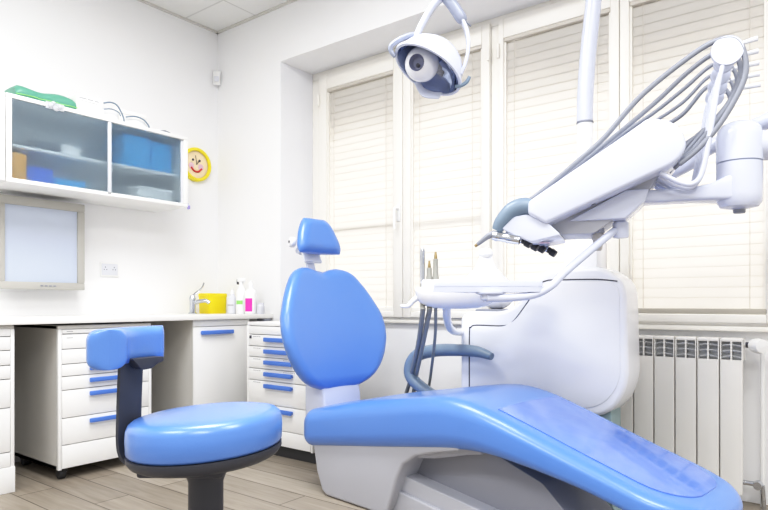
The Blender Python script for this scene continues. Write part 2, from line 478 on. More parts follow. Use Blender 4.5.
# ------------------------------------------------------------------ wall cabinet
X0, X1 = .003, .35
def cabinet_body(t, y0, y1, z0, z1, th=.02):
    g = G().box((X0, y0+.03, z0+.022), (X0+.008, y1-.03, z1-.022))
    g.box((X0, y0, z0), (X1, y1, z0+th), .002).box((X0, y0, z1-th), (X1, y1, z1), .002)
    g.box((X0, y0, z0+th+.0003), (X1, y0+.026, z1-th-.0003), .002).box((X0, y1-.026, z0+th+.0003), (X1, y1, z1-th-.0003), .002)
    return obj('carcass', g, 'white', t, True)
t = thing('wall_cabinet', 'white wall cabinet with two frosted glass sliding doors', 'cabinet', (X0, -.986, 1.435))
cabinet_body(t, -1.488, -.486, 1.43, 1.853)
obj('shelf', G().box((X0+.01, -1.46, 1.607), (.315, -.512, 1.622), .002), 'white', t, True)
d = obj('sliding_door', G().box((.338, -1.46, 1.452), (.342, -.965, 1.832)), 'frosted', t, True)
obj('edge_strip', G().box((.336, -.985, 1.452), (.348, -.965, 1.832), .002), 'bottlegrey', d, True)
d = obj('sliding_door', G().box((.328, -.985, 1.452), (.332, -.512, 1.832)), 'frosted', t, True)
obj('edge_strip', G().box((.322, -.525, 1.452), (.335, -.512, 1.832), .002), 'bottlegrey', d, True)
obj('catch', G().box((.343, -.986, 1.440), (.353, -.970, 1.452), .002), 'radgrey', t, True)
t = thing('wall_cabinet', 'white wall cabinet cut by the left edge of the photo', 'cabinet', (X0, -2.0, 1.435))
cabinet_body(t, -2.49, -1.492, 1.43, 1.853)
obj('door', G().box((.351, -2.488, 1.432), (.367, -1.996, 1.851), .002), 'white', t, True)
obj('door', G().box((.351, -1.990, 1.432), (.357, -1.494, 1.851), .002), 'white', t, True)
# contents of the glazed cabinet, each standing on its board
def carton(label, lo, hi, m, cat='box', bev=.003, nm='carton', group='boxes inside the glazed wall cabinet'):
    return tag(obj(nm, G().box(lo, hi, bev), m), label, cat, group)
zs, zf = 1.622, 1.45
carton('blue box behind frosted glass on the upper shelf, beside the divider', (.06, -.86, zs), (.29, -.70, zs+.185), 'bluebox')
carton('blue box behind frosted glass at the right end of upper shelf', (.06, -.69, zs), (.29, -.56, zs+.175), 'bluebox')
carton('dark box behind frosted glass on the upper shelf, at left', (.08, -1.33, zs), (.26, -1.20, zs+.055), 'darkbox')
carton('small white box behind frosted glass next to the dark box', (.12, -1.185, zs), (.26, -1.09, zs+.06), 'cardboard')
carton('orange box behind frosted glass in the lower left corner', (.18, -1.452, zf), (.32, -1.385, zf+.13), 'orange')
carton('cobalt blue box behind frosted glass right of orange box', (.12, -1.375, zf), (.30, -1.25, zf+.08), 'cobalt')
carton('flat blue box behind frosted glass in lower compartment middle', (.12, -1.24, zf), (.29, -1.08, zf+.045), 'bluebox')
carton('long white box behind frosted glass in lower right compartment', (.10, -.78, zf), (.30, -.56, zf+.075), 'cardboard')
g = G()
for yy, hh in ((-.945, .07), ): g.lathe([(.016, 0), (.017, hh*.7), (.008, hh*.8), (.008, hh)], (.25, yy, zs), (0, 0, 1), 14)
tag(obj('vial', g, 'darkbox'), 'small dark vial behind frosted glass right of divider', 'vial', 'vials inside the glazed cabinet')
tag(obj('vial', G().lathe([(.018, 0), (.018, .05), (.01, .056), (.01, .07)], (.25, -1.03, zs), (0, 0, 1), 14), 'darkbox'), 'small dark vial behind frosted glass left of divider', 'vial', 'vials inside the glazed cabinet')

# things lying on top of it
ZC = 1.853
g = G()
rg = []
for k in range(17):
    y = -1.440+.290*k/16
    top = .058+.006*math.sin(k*.6+.6)+.008*k/16
    xo = .012*math.sin(k*.5)
    if k in (0, 16): top *= .8
    rg.append([Vector((x, y, ZC+z)) for x, z in ((.325+xo*.3, .002), (.335+xo*.3, top*.35), (.325+xo*.3, top*.8), (.30, top), (.22, top*1.05), (.16, top*.9), (.145, top*.4), (.16, .002))])
g.rings(rg)
t = thing('wrapped_packet', 'long green wrapped packet lying on the glazed wall cabinet', 'packet', (.24, -1.306, ZC))
obj('wrapping', g, 'green', t, True, 50)
g = G()
for k in range(6): g.strip([(.336, -1.44+.05*k, ZC+.012+.003*(k % 2)), (.338, -1.39+.05*k, ZC+.014)], .003, .002, (0, 0, 1))
obj('fold_line', g, 'lime', t, True)
t = thing('blister_pack', 'clear crumpled blister pack hanging over the cabinet top edge', 'packet', (.352, -1.27, ZC))
g = G()
for (y, z, r) in ((-1.285, -.012, .014), (-1.262, -.02, .016), (-1.24, -.010, .013), (-1.272, .0, .012)):
    g.lathe([(r*1.1, 0), (r*.9, .006), (r*.5, .011), (.001, .013)], (.354, y, ZC+z), (1, .2, .2), 10)
g.box((.3515, -1.31, ZC-.03), (.3535, -1.22, ZC+.006), .001)
obj('blister', g, 'clear', t, True)
t = thing('carton', 'white printed carton next to the green packet on cabinet top', 'box', (.27, -1.08, ZC), 0, 'things stored on top of the wall cabinet')
obj('box', G().box((.20, -1.148, ZC), (.335, -1.012, ZC+.088), .003), 'cardboard', t, True)
g = G()
for k, (a, b) in enumerate(((-1.135, -1.095), (-1.09, -1.06), (-1.052, -1.03))): g.box((.3352, a, ZC+.07), (.3358, b, ZC+.077))
g.box((.3352, -1.130, ZC+.058), (.3358, -1.04, ZC+.061))
obj('print', g, 'greypr', t, True)
t = thing('safety_goggles', 'white safety goggles with thin dark temples on cabinet top', 'goggles', (.28, -.93, ZC))
g = G()
g.tube([(.33, -1.0, ZC+.078), (.335, -.965, ZC+.09), (.335, -.93, ZC+.085), (.335, -.905, ZC+.055), (.33, -.885, ZC+.02), (.315, -.875, ZC+.006)], .004, 8, 5)
g.tube([(.33, -1.0, ZC+.045), (.335, -.96, ZC+.055), (.335, -.92, ZC+.048), (.332, -.905, ZC+.03)], .003, 8, 5)
obj('temple', g, 'armgrey', t, True)
g = G().cushion(-.055, .055, lambda a: -.03, lambda a: .03, .025, .01, .02, lambda a, b, n: (.285+n, -.95+a, ZC+.034+b), 16, 6)
obj('lens', g, 'bottle', t, True)
t = thing('carton', 'plain white carton behind the goggles on cabinet top', 'box', (.2, -.8, ZC), 0, 'things stored on top of the wall cabinet')
obj('box', G().box((.10, -.90, ZC), (.25, -.70, ZC+.095), .003), 'cardboard', t, True)
obj('lid', G().box((.098, -.902, ZC+.075), (.254, -.698, ZC+.098), .003), 'cardboard', t, True)
t = thing('face_shield', 'white face shield with dark curved headband near cabinet end', 'face shield', (.28, -.77, ZC))
g = G()
g.tube([(.325, -.87, ZC+.035), (.335, -.82, ZC+.048), (.335, -.77, ZC+.042), (.33, -.735, ZC+.018), (.32, -.725, ZC+.006)], .004, 8, 5)
obj('headband', g, 'armgrey', t, True)
obj('visor', G().strip([(.30, -.88, ZC+.02), (.315, -.82, ZC+.022), (.315, -.76, ZC+.02), (.30, -.70, ZC+.017)], .034, .003, (.1, 0, 1), 4), 'bottle', t, True)
t = thing('clip', 'small grey metal clip at the right end of cabinet top', 'clip', (.30, -.61, ZC))
obj('jaw', G().tube([(.30, -.66, ZC+.006), (.315, -.62, ZC+.012), (.32, -.585, ZC+.006)], [.003, .007, .004], 8, 4), 'hose', t, True)
obj('grip', G().tube([(.30, -.67, ZC+.012), (.30, -.64, ZC+.016)], .005, 8), 'bottle', t, True)
# lilac tag under the corner
t = thing('lilac_tag', 'tiny lilac tag hanging at the lower corner of glazed cabinet', 'tag', (.345, -.484, 1.41))
obj('tag_body', G().box((.335, -.4835, 1.418), (.355, -.471, 1.442), .005), 'purple', t, True)
obj('loop', G().tube([(.345, -.4835, 1.44), (.345, -.480, 1.452), (.345, -.4865, 1.455)], .002, 6), 'purple', t, True)

# wall monitor below the cabinet
t = thing('monitor', 'square beige framed monitor with blank pale screen on the wall', 'monitor', (.06, -1.215, 1.16))
obj('bezel', G().box((.078, -1.432, .922), (.12, -.998, .961), .003).box((.078, -1.432, 1.358), (.12, -.998, 1.402), .003)
    .box((.078, -1.432, .9613), (.12, -1.405, 1.3577), .003).box((.078, -1.036, .9613), (.12, -.998, 1.3577), .003).box((.05, -1.42, .935), (.077, -1.01, 1.39), .01), 'monitor', t, True)
obj('screen', G().box((.10, -1.406, .96), (.108, -1.035, 1.359)), 'screen', t, True)
g = G()
for k in range(4): g.box((.12, -1.235+.022*k, .938), (.1225, -1.221+.022*k, .945), .001)
obj('button', g, 'hose', t, True)
obj('wall_mount', G().box((0, -1.3, 1.08), (.055, -1.13, 1.25), .004), 'charcoal', t, True)

# ------------------------------------------------------------------ counter and base cabinets
ZK = .78
t = thing('countertop', 'long white countertop running along the left wall', 'countertop', (.3, -1.3, ZK-.027))
obj('slab', G().box((.003, -3.2, ZK-.028), (.575, -.004, ZK), .003), 'counter', t, True)
obj('end_cap', G().box((.50, -.075, ZK-.046), (.572, -.02, ZK-.0285), .002), 'hose', t, True)
obj('back_rail', G().box((.003, -1.52, ZK-.13), (.022, -.6, ZK-.029)), 'carcass', t, True)

def base_unit(label, y0, y1, xf, z0, ztop, drawers, handles, hy, plinth=True, side='carcass', group='drawer units under the countertop'):
    """Drawer unit facing +X; drawers = list of z limits from the top down; handles = indices with a handle."""
    t = thing('drawer_unit', label, 'drawer unit', ((xf)/2, (y0+y1)/2, 0), 0, group)
    obj('carcass', G().box((.03, y0, z0), (xf-.02, y0+.018, ztop)).box((.03, y1-.018, z0), (xf-.02, y1, ztop)).box((.03, y0, z0), (.045, y1, ztop))
        .box((.03, y0, ztop-.018), (xf-.004, y1, ztop), .002).box((.03, y0, z0), (xf-.02, y1, z0+.018)), side, t, True)
    obj('face_frame', G().box((xf-.0215, y0, z0), (xf-.001, y0+.016, ztop-.018), .001).box((xf-.0215, y1-.016, z0), (xf-.001, y1, ztop-.018), .001).box((xf-.05, y0+.017, z0+.02), (xf-.022, y1-.017, ztop-.02)), 'white', t, True)
    for k, (za, zb) in enumerate(zip(drawers[:-1], drawers[1:])):
        d = obj('drawer', G().box((xf-.0215, y0+.0175, zb+.002), (xf, y1-.0175, za-.002), .0015), 'white', t, True)
        if k in handles:
            zz = za-.026
            h = G().box((xf+.010, hy[0], zz-.011), (xf+.022, hy[1], zz+.011), .004)
            h.box((xf-.001, hy[0]+.006, zz-.008), (xf+.014, hy[0]+.018, zz+.008), .002).box((xf-.001, hy[1]-.018, zz-.008), (xf+.014, hy[1]-.006, zz+.008), .002)
            obj('handle', h, 'bluehandle', d, True)
    return t
# unit at the left edge
t = base_unit('white drawer unit with plinth cut by the left photo edge', -2.05, -1.53, .55, .112, .75, [.735, .70, .638, .571, .509, .381, .182, .115], (), (0, 0))
obj('plinth', G().box((.06, -2.05, 0), (.553, -1.5275, .115), .003), 'white', t, True)
# castor cart
t = base_unit('white drawer cart on castors with four visible blue handles', -1.338, -.852, .55, .052, .742, [.70, .628, .556, .497, .431, .297, .168, .055], (0, 1, 2, 3, 4, 5), (-1.195, -.985))
obj('top_panel', G().box((.529, -1.32, .703), (.55, -.87, .722), .0015), 'white', t, True)
g = G()
for (z) in (.711, .68): g.box((.55, -1.30, z), (.5505, -1.27, z+.004))
obj('print', g, 'greypr', t, True)
for (x, y) in ((.10, -1.30), (.505, -1.305), (.10, -.90), (.505, -.89)):
    w = obj('castor', G().box((x-.022, y-.02, .036), (x+.022, y+.02, .0535), .003), 'castor', t, True)
    obj('wheel', G().lathe([(.008, -.016), (.022, -.016), (.025, -.011), (.025, .011), (.022, .016), (.008, .016)], (x, y, .025), (0, 1, 0), 18), 'castor', w, True)
# cupboard under the sink
t = thing('base_cupboard', 'white single door cupboard under the tap and yellow box', 'cupboard', (.3, -.38, 0))
obj('carcass', G().box((.03, -.592, .0), (.53, -.574, .752)).box((.03, -.196, 0), (.53, -.178, .752)).box((.03, -.592, .08), (.045, -.178, .752)).box((.03, -.592, .08), (.53, -.178, .098)), 'carcass', t, True)
obj('top_rail', G().box((.529, -.592, .714), (.55, -.178, .750), .0015), 'white', t, True)
d = obj('door', G().box((.53, -.590, .085), (.55, -.180, .711), .0015), 'white', t, True)
h = G().box((.560, -.545, .666), (.573, -.315, .690), .004)
for yy in (-.54, -.332): h.box((.549, yy, .670), (.565, yy+.012, .686), .002)
obj('handle', h, 'bluehandle', d, True)
obj('plinth', G().box((.06, -.590, 0), (.50, -.180, .08)), 'plinth', t, True)
obj('side_panel', G().box((.535, -.5945, .0), (.552, -.5915, .75)), 'carcass', t, True)
# corner drawer unit facing the room (towards -Y)
yf = -.39
t = thing('drawer_unit', 'white drawer unit with six blue handles behind the dental chair', 'drawer unit', (1.04, -.2, 0), 0, 'drawer units under the countertop')
x0, x1 = .778, 1.30
obj('carcass', G().box((x0, yf+.022, .06), (x0+.018, -.01, .74)).box((x1-.018, yf+.022, .06), (x1, -.01, .74)).box((x0, yf+.004, .722), (x1, -.01, .742), .002).box((x0, -.02, .06), (x1, -.005, .73)).box((x0+.018, yf+.05, .06), (x1-.018, -.02, .08)), 'white', t, True)
obj('plinth', G().box((x0+.01, yf+.03, 0), (x1-.01, -.03, .06)), 'plinth', t, True)
obj('face_frame', G().box((x0, yf+.001, .062), (x0+.014, yf+.0225, .722), .001).box((x1-.014, yf+.001, .062), (x1, yf+.0225, .722), .001).box((x0+.015, yf+.023, .085), (x1-.015, yf+.048, .72)), 'white', t, True)
dz = [.705, .645, .578, .515, .45, .283, .165, .065]
dz = [.72, .672, .606, .545, .480, .414, .283, .150, .065]
for k, (za, zb) in enumerate(zip(dz[:-1], dz[1:])):
    d = obj('drawer', G().box((x0+.016, yf, zb+.002), (x1-.016, yf+.0215, za-.002), .0015), 'white', t, True)
    if 1 <= k <= 6:
        zz = za-.026; hx0, hx1 = .94, 1.16
        h = G().box((hx0, yf-.023, zz-.012), (hx1, yf-.011, zz+.012), .004)
        for xx in (hx0+.005, hx1-.017): h.box((xx, yf-.014, zz-.008), (xx+.012, yf+.001, zz+.008), .002)
        obj('handle', h, 'bluehandle', d, True)
        if k < 6:
            p = G()
            for q in range(4): p.box((.835+.016*q, yf-.0006, za-.014), (.846+.016*q, yf+.0002, za-.009))
            if k in (3, 4):
                for q in range(6): p.box((1.08+.016*q, yf-.0006, za-.011), (1.091+.016*q, yf+.0002, za-.007))
            obj('print', p, 'greypr', d, True)
obj('lock', G().box((x0+.025, yf-.004, .648), (x0+.042, yf+.001, .665), .002), 'ink', t, True)

# tap, box and bottles on the counter
t = thing('tap', 'chrome lever tap at the sink beside the yellow box', 'tap', (.20, -.348, ZK))
obj('body', G().lathe([(.026, 0), (.026, .008), (.019, .014), (.019, .085), (.022, .1), (.015, .118), (.001, .122)], (.20, -.348, ZK), (0, 0, 1), 24), 'chrome', t, True)
obj('spout', G().tube([(.205, -.343, ZK+.07), (.235, -.322, ZK+.08), (.27, -.298, ZK+.084), (.29, -.284, ZK+.070)], [.014, .0125, .012, .012], 12, 5), 'chrome', t, True)
obj('lever', G().tube([(.202, -.346, ZK+.115), (.22, -.335, ZK+.135), (.25, -.315, ZK+.165), (.262, -.307, ZK+.20)], [.009, .006, .005, .005], 10, 5), 'chrome', t, True)
t = thing('storage_box', 'bright yellow plastic box beside the chrome tap', 'box', (.17, -.17, ZK))
rg = []
for z, f in ((0, .93), (.004, .955), (.11, 1.0), (.112, 1.03), (.128, 1.03), (.130, 1.0)):
    rg.append([Vector((.17+p[0]*f, -.17+p[1]*f, ZK+z)) for p in rpoly([(-.06, -.075), (.06, -.075), (.06, .075), (-.06, .075)], .02, 4)])
obj('body', G().rings(rg), 'yellow', t, True)
obj('lid', G().box((.115, -.242, ZK+.129), (.225, -.098, ZK+.134), .002), 'yellow', t, True)
def bottle(label, x, y, r, h, prof, capmat, m='bottle', lab=None):
    t = thing('bottle', label, 'bottle', (x, y, ZK), 0, 'bottles at the end of the countertop')
    obj('body', G().lathe([(a*r, b*h) for a, b in prof], (x, y, ZK), (0, 0, 1), 24), m, t, True)
    top = prof[-1][1]*h
    obj('cap', G().lathe([(r*.42, top-.002), (r*.42, top+.018), (r*.38, top+.022), (r*.16, top+.024), (r*.14, top+.04)], (x, y, ZK), (0, 0, 1), 16), capmat, t, True)
    if lab:
        c, z0, z1 = lab
        n = 24; rr = r*1.012
        g = G().rings([[Vector((x+rr*math.cos(a), y+rr*math.sin(a), ZK+z)) for a in [R_(-100+k*75/n) for k in range(n+1)]] for z in (z0*h, z1*h)], False, False, False)
        obj('sticker', g, c, t, True)
    return t
P1 = [(.9, 0), (1, .03), (1, .62), (.9, .72), (.5, .8), (.42, .84), (.42, .88)]
bottle('translucent grey bottle next to the yellow box', .315, -.125, .034, .145, P1, 'bottle', 'bottlegrey', ('greypr', .35, .42))
t = bottle('tall white spray bottle with small lime mark, middle of the counter bottles', .40, -.12, .035, .205, [(.9, 0), (1, .03), (1, .6), (.92, .7), (.6, .8), (.4, .86), (.38, .92)], 'bottle', 'bottle', ('lime', .30, .42))
obj('nozzle', G().box((.375, -.136, ZK+.205), (.425, -.104, ZK+.232), .006), 'bottle', t, True)
obj('trigger', G().box((.364, -.130, ZK+.190), (.374, -.116, ZK+.226), .003), 'ink', t, True)
bottle('white bottle with magenta label at the counter end', .485, -.115, .038, .20, P1, 'bottle', 'bottle', ('magenta', .08, .50))
tag(obj('jar', G().lathe([(.022, 0), (.024, .004), (.024, .05), (.02, .056), (.02, .07), (.001, .072)], (.548, -.085, ZK), (0, 0, 1), 20), 'bottlegrey'), 'little translucent jar right of the magenta label bottle', 'jar')

# ------------------------------------------------------------------ radiator
t = thing('radiator', 'white sectioned aluminium radiator under the right window', 'radiator', (2.95, .22, .058))
yr = .20
xs = [3.186-.087*k for k in range(9)]
for k in range(8):
    xa, xb = xs[k+1]+.002, xs[k]-.002
    g = G()
    # front plate rounded, with side fins, open grille on top
    pl = rpoly([(xa, yr), (xb, yr), (xb, yr+.022), (xa, yr+.022)], .006, 3)
    g.rings([[Vector((p[0], p[1], z)) for p in pl] for z in (.058, .598, .612)])
    g.box(((xa+xb)/2-.003, yr+.02, .075), ((xa+xb)/2+.003, yr+.09, .66))
    g.box((xa+.006, yr+.055, .075), (xb-.006, yr+.06, .66))
    g.box((xa, yr+.002, .688), (xb, yr+.085, .703), .004)
    g.box(((xa+xb)/2-.003, yr+.002, .612), ((xa+xb)/2+.003, yr+.09, .69)).box((xa, yr+.002, .612), (xa+.004, yr+.09, .69)).box((xb-.004, yr+.002, .612), (xb, yr+.09, .69))
    s = obj('section', g, 'radiator', t, True)
    f = G()
    for z in (.628, .652, .676):
        f.tube([(xa+.004, yr+.012, z-.006), ((xa+xb)/2, yr+.006, z), (xb-.004, yr+.012, z-.006)], .0035, 6, 3)
    f.box((xa+.004, yr+.03, .605), (xb-.004, yr+.034, .69))
    obj('grille', f, 'radgrey', s, True)
v = obj('valve', G().tube([(3.18, yr+.045, .675), (3.245, yr+.045, .675)], .009, 12).lathe([(.014, 0), (.028, .006), (.031, .03), (.027, .062), (.001, .066)], (3.222, yr+.02, .675), (.55, -.75, 0), 20), 'white', t, True)
obj('collar', G().lathe([(.012, 0), (.012, .012)], (3.19, yr+.045, .675), (1, 0, 0), 14), 'ink', v, True)
obj('pipe', G().tube([(3.245, yr+.06, .675), (3.247, yr+.075, .60), (3.247, yr+.085, .2), (3.247, yr+.085, .0)], .009, 10), 'white', t, True)
obj('lower_valve', G().tube([(3.18, yr+.045, .10), (3.25, yr+.045, .10)], .010, 12).lathe([(.016, -.022), (.018, 0), (.016, .022)], (3.235, yr+.035, .10), (0, 1, 0), 16).tube([(3.25, yr+.045, .10), (3.255, yr+.05, .0)], .009, 10), 'chrome', t, True)
for z in (.60, .18):
    obj('wall_bracket', G().box((2.80, yr+.085, z), (2.83, YB-.002, z+.02)), 'white', t, True)

# ------------------------------------------------------------------ dental chair
CH_YAW = R_(-7)
t = CH = thing('dental_chair', 'blue upholstered dental treatment chair with long leg rest', 'dental chair', (2.0, -.505, 0), CH_YAW)
def sm(x, a, b):
    u = min(1, max(0, (x-a)/(b-a))); return u*u*(3-2*u)
def interp(tab, x):
    for (x0, y0), (x1, y1) in zip(tab[:-1], tab[1:]):
        if x <= x1:
            u = (x-x0)/(x1-x0); return y0+(y1-y0)*u
    return tab[-1][1]
def smooth_tab(tab, n=64, it=5):
    a, b = tab[0][0], tab[-1][0]
    v = [interp(tab, a+(b-a)*k/n) for k in range(n+1)]
    for _ in range(it):
        v = [v[0]]+[(v[i-1]+2*v[i]+v[i+1])/4 for i in range(1, n)]+[v[n]]
    def ev(x):
        q = min(1, max(0, (x-a)/(b-a)))*n; i = min(n-1, int(q))
        return v[i]+(v[i+1]-v[i])*(q-i)
    return ev
seat_top = smooth_tab([(-.445, .352), (-.3, .379), (-.05, .434), (.2, .477), (.33, .500), (.42, .508), (.5, .500), (.6, .475), (.75, .425), (.9, .372), (1.1, .305), (1.285, .252)], 96, 8)
seat_bot = smooth_tab([(-.445, .192), (-.372, .204), (.05, .266), (.40, .320), (.5, .330), (.6, .329), (.75, .308), (.927, .275), (1.1, .226), (1.285, .175)], 96, 6)
def seat_hw(x):
    e0, e1 = x+.445, 1.285-x
    w = .285-.035*sm(x, .3, 1.2)
    rc = .10
    if e0 < rc: w -= rc-math.sqrt(max(0, rc*rc-(rc-e0)**2))
    rc = .20
    if e1 < rc: w -= rc-math.sqrt(max(0, rc*rc-(rc-e1)**2))
    return max(w, .02)
def seat_th(x): return seat_top(x)-seat_bot(x)
def seat_fn(x, y, n):
    th = seat_th(x); zt = seat_top(x)
    crown = .012*(1-(y/.29)**2)
    return (x, y, zt-th/2+n*th/.15+(crown if n > 0 else 0))
g = G().cushion(-.445, 1.285, lambda a: -seat_hw(a), lambda a: seat_hw(a), .075, .075, .075, seat_fn, 90, 14, .05, 7, .05)
obj('seat_and_leg_rest', g, 'blue', t, False, 60)
# clear protective film over the leg rest
def film_hw(x):
    w = .205-.02*sm(x, .5, 1.2); e1 = 1.215-x; rc = .14
    if e1 < rc: w -= rc-math.sqrt(max(0, rc*rc-(rc-e1)**2))
    return max(w, .01)
rg = []
for k in range(41):
    x = .60+.615*(1-(1-k/40)**1.6)
    hw = film_hw(x)
    top = []
    for j in range(15):
        y = -hw+2*hw*j/14
        p = seat_fn(x, y, .075); top.append(Vector((p[0], p[1], p[2]+.0035)))
    bot = [v-Vector((0, 0, .006)) for v in reversed(top)]
    rg.append(top+bot)
obj('foot_cover', G().rings(rg), 'film', t, False, 60)
# seat shell, underneath
g = G()
rg = []
for k in range(15):
    x = -.36+.86*k/14
    z1 = seat_top(x)-seat_th(x)+.004; z0 = z1-(.05-.02*sm(x, .3, .56))
    hw = .22-.05*sm(x, .30, .50)
    rg.append([Vector((x, y, z)) for y, z in ((-hw, z1), (-hw, z0+.01), (-hw+.012, z0), (hw-.012, z0), (hw, z0+.01), (hw, z1))])
g.rings(rg)
obj('seat_shell', g, 'plasticgrey', t)
# lifting column cover below the rear half
prof = [(-.365, .245), (-.35, .19), (-.33, .10), (-.292, .02), (-.26, .003), (.09, .003), (.115, .03), (.165, .17), (.195, .225), (.26, .268), (.36, .297), (.465, .322), (.465, .345), (-.1, .30)]
obj('column_cover', G().prism(prof, (0, -.255, 0), (1, 0, 0), (0, 0, 1), (0, 1, 0), .48, .016), 'plasticgrey', t, False, 40)
# floor base with sloping top
prof = [(-.20, 0.002), (.98, 0.002), (.98, .035), (.70, .085), (.131, .165), (-.05, .17), (-.2, .16)]
obj('floor_base', G().prism(rpoly(prof, [.0, .02, .02, .05, .03, .03, .02], 4), (0, -.20, 0), (1, 0, 0), (0, 0, 1), (0, 1, 0), .40, .012), 'plasticgrey', t, False, 40)
obj('base_step', G().prism(rpoly([(.10, .004), (.66, .004), (.66, .03), (.10, .105)], .008, 3), (0, -.215, 0), (1, 0, 0), (0, 0, 1), (0, 1, 0), .43, .008), 'plasticgrey', t, False, 40)
g = G().prism(rpoly([(.05, .15), (.80, .05), (.93, .05), (.73, .235), (.46, .33), (.30, .32)], .012, 3), (0, -.13, 0), (1, 0, 0), (0, 0, 1), (0, 1, 0), .26, .01)
obj('lift_housing', g, 'liftshade', t, False, 40)
# backrest: pad in the (a = width, b = length, n = forward) frame
BB = Vector((-.465, 0, .428)); TILT = R_(14.5)
bu = Vector((-math.sin(TILT), 0, math.cos(TILT))); bn = Vector((math.cos(TILT), 0, math.sin(TILT)))
BW, BL = .330, .618
BT = smooth_tab([(0, .30), (.015, .42), (.04, .55), (.08, .67), (.15, .80), (.25, .91), (.37, .985), (.47, 1), (.58, .97), (.70, .87), (.80, .77), (.89, .66), (.95, .57), (.985, .47), (1, .34)], 64, 3)
def bk_fn(b, a, n):
    u = b/BL
    notch = .022*math.exp(-(a/.058)**2)*sm(u, .55, 1.0)
    crown = .016*(1-(a/BW)**2)*math.sin(PI*min(1, max(0, u))) if n > 0 else 0
    return BB+bu*(b-notch)+bn*(n+.55*a*a+crown)+Vector((0, a, 0))
g = G().cushion(0, BL, lambda b: -BW*BT(b/BL), lambda b: BW*BT(b/BL), .04, .042, .06, bk_fn, 70, 24, .05, 7)
obj('backrest', g, 'blue', t, False, 60)
# back shell and hinge
g = G().cushion(-.22, .22, lambda a: .08+.2*(a/.22)**2*.4, lambda a: .46-.2*(a/.22)**2*.5, .012, .02, .02, lambda a, b, n: bk_fn(b, a, n-.06), 24, 8)
obj('back_shell', g, 'plastic', t, False, 60)
g = G().prism([(-.585, .26), (-.43, .26), (-.435, .40), (-.452, .47), (-.53, .60), (-.585, .60)], (0, -.12, 0), (1, 0, 0), (0, 0, 1), (0, 1, 0), .24, .012)
obj('back_hinge', g, 'plastic', t, False, 40)
# headrest: bracket, ball joint, pad
def bkp(a, b, n): return BB+bu*b+bn*n+Vector((0, a, 0))
kb = obj('headrest_knob', G().lathe([(.018, 0), (.026, .006), (.027, .022), (.022, .03), (.001, .032)], (-.705, -.085, 1.158), (-.35, -.93, .1), 22), 'unitwhite', t)
obj('pin', G().lathe([(.007, 0), (.006, .004), (.001, .005)], Vector((-.705, -.085, 1.158))+Vector((-.35, -.93, .1)).normalized()*.032, (-.35, -.93, .1), 12), 'ink', kb)
obj('headrest_carrier', G().strip([(-.665, 0, 1.06), (-.69, 0, 1.11), (-.69, 0, 1.17), (-.66, 0, 1.215)], .11, .02, (0, 1, 0), 4), 'unitwhite', t, False, 50)
hb = obj('headrest_bracket', G().strip([bkp(0, .40, -.055), bkp(0, .60, -.06), bkp(0, .70, -.065), bkp(0, .745, -.05)], .05, .014, (0, 1, 0), 4), 'plastic', t)
obj('knob', G().lathe([(.022, 0), (.022, .03), (.016, .036), (.016, .05), (.001, .052)], bkp(-.02, .73, -.062), (0, -1, 0), 20), 'plastic', hb)
obj('joint', G().lathe([(.001, -.03), (.02, -.024), (.03, 0), (.02, .024), (.001, .03)], bkp(0, .745, -.045), (0, 1, 0), 20), 'softgrey', hb)
HW = .142
HT = R_(13)
HB = bkp(0, .69, .008)
hu = Vector((-math.sin(HT), 0, math.cos(HT))); hn = Vector((math.cos(HT), 0, math.sin(HT)))
def hd_fn(a, b, n):
    return HB+hu*b+hn*(n+1.2*a*a+(.012*(1-(a/HW)**2) if n > 0 else 0))+Vector((0, a, 0))
def sqh(a):
    u = min(1, abs(a)/HW); return 1-math.sqrt(max(0, 1-u**3.2))
def hd_hw(b):  # half width of the pad at height b
    return HW
g = G().cushion(0, .185, lambda b: -(HW-.062*(b/.185)**1.5)*(1-.36*(1-math.sqrt(max(0, 1-((abs(b-.085)/.1155))**3.0)))),
                lambda b: (HW-.062*(b/.185)**1.5)*(1-.36*(1-math.sqrt(max(0, 1-((abs(b-.085)/.1155))**3.0)))), .036, .034, .045,
                lambda b, a, n: hd_fn(a, b, n), 44, 12, .055, 6)
obj('headrest', g, 'blue', t, False, 60)
# grey looped armrest on the far side (room coordinates)
arm = [(2.0, -.215, .38), (1.90, -.215, .42), (1.815, -.215, .475), (1.803, -.215, .535), (1.845, -.215, .592), (1.94, -.225, .620), (2.06, -.23, .630), (2.19, -.245, .630), (2.275, -.26, .612)]
obj('armrest', G().tube(arm, [.027, .029, .031, .032, .032, .031, .029, .026, .016], 16, 6), 'armgrey', t, True, 60)

# ------------------------------------------------------------------ operator stool
t = thing('operator_stool', 'blue round operator stool with curved back pad, left foreground', 'stool', (2.25, -1.752, 0), R_(37.5))
TL = .064
def tilt(x, y, z): return (x, y, z+TL*x)
def disc(prof):
    g = G(); n = 48
    return g.rings([[Vector(tilt(r*math.cos(a), r*math.sin(a), z)) for a in [2*PI*k/n for k in range(n)]] for r, z in prof])
obj('seat', disc([(.172, .487), (.184, .489), (.189, .496), (.1905, .53), (.189, .550), (.184, .562), (.175, .5695), (.16, .573), (.12, .5755), (.06, .577), (.001, .5775)]), 'blue', t, False, 60)
obj('seat_pan', disc([(.05, .442), (.12, .452), (.165, .455), (.18, .463), (.189, .476), (.189, .487), (.03, .488)]), 'charcoal', t, False, 40)
obj('control_box', G().box((-.15, -.07, .425), (.06, .07, .458), .008), 'charcoal', t)
obj('column', G().lathe([(.075, .45), (.06, .435), (.05, .42), (.043, .40), (.043, .12), (.05, .11), (.05, .09), (.001, .09)][::-1], (0, 0, 0), (0, 0, 1), 28), 'charcoal', t)
g = G().lathe([(.001, .075), (.06, .075), (.065, .09), (.05, .11), (.001, .112)], (0, 0, 0), (0, 0, 1), 28)
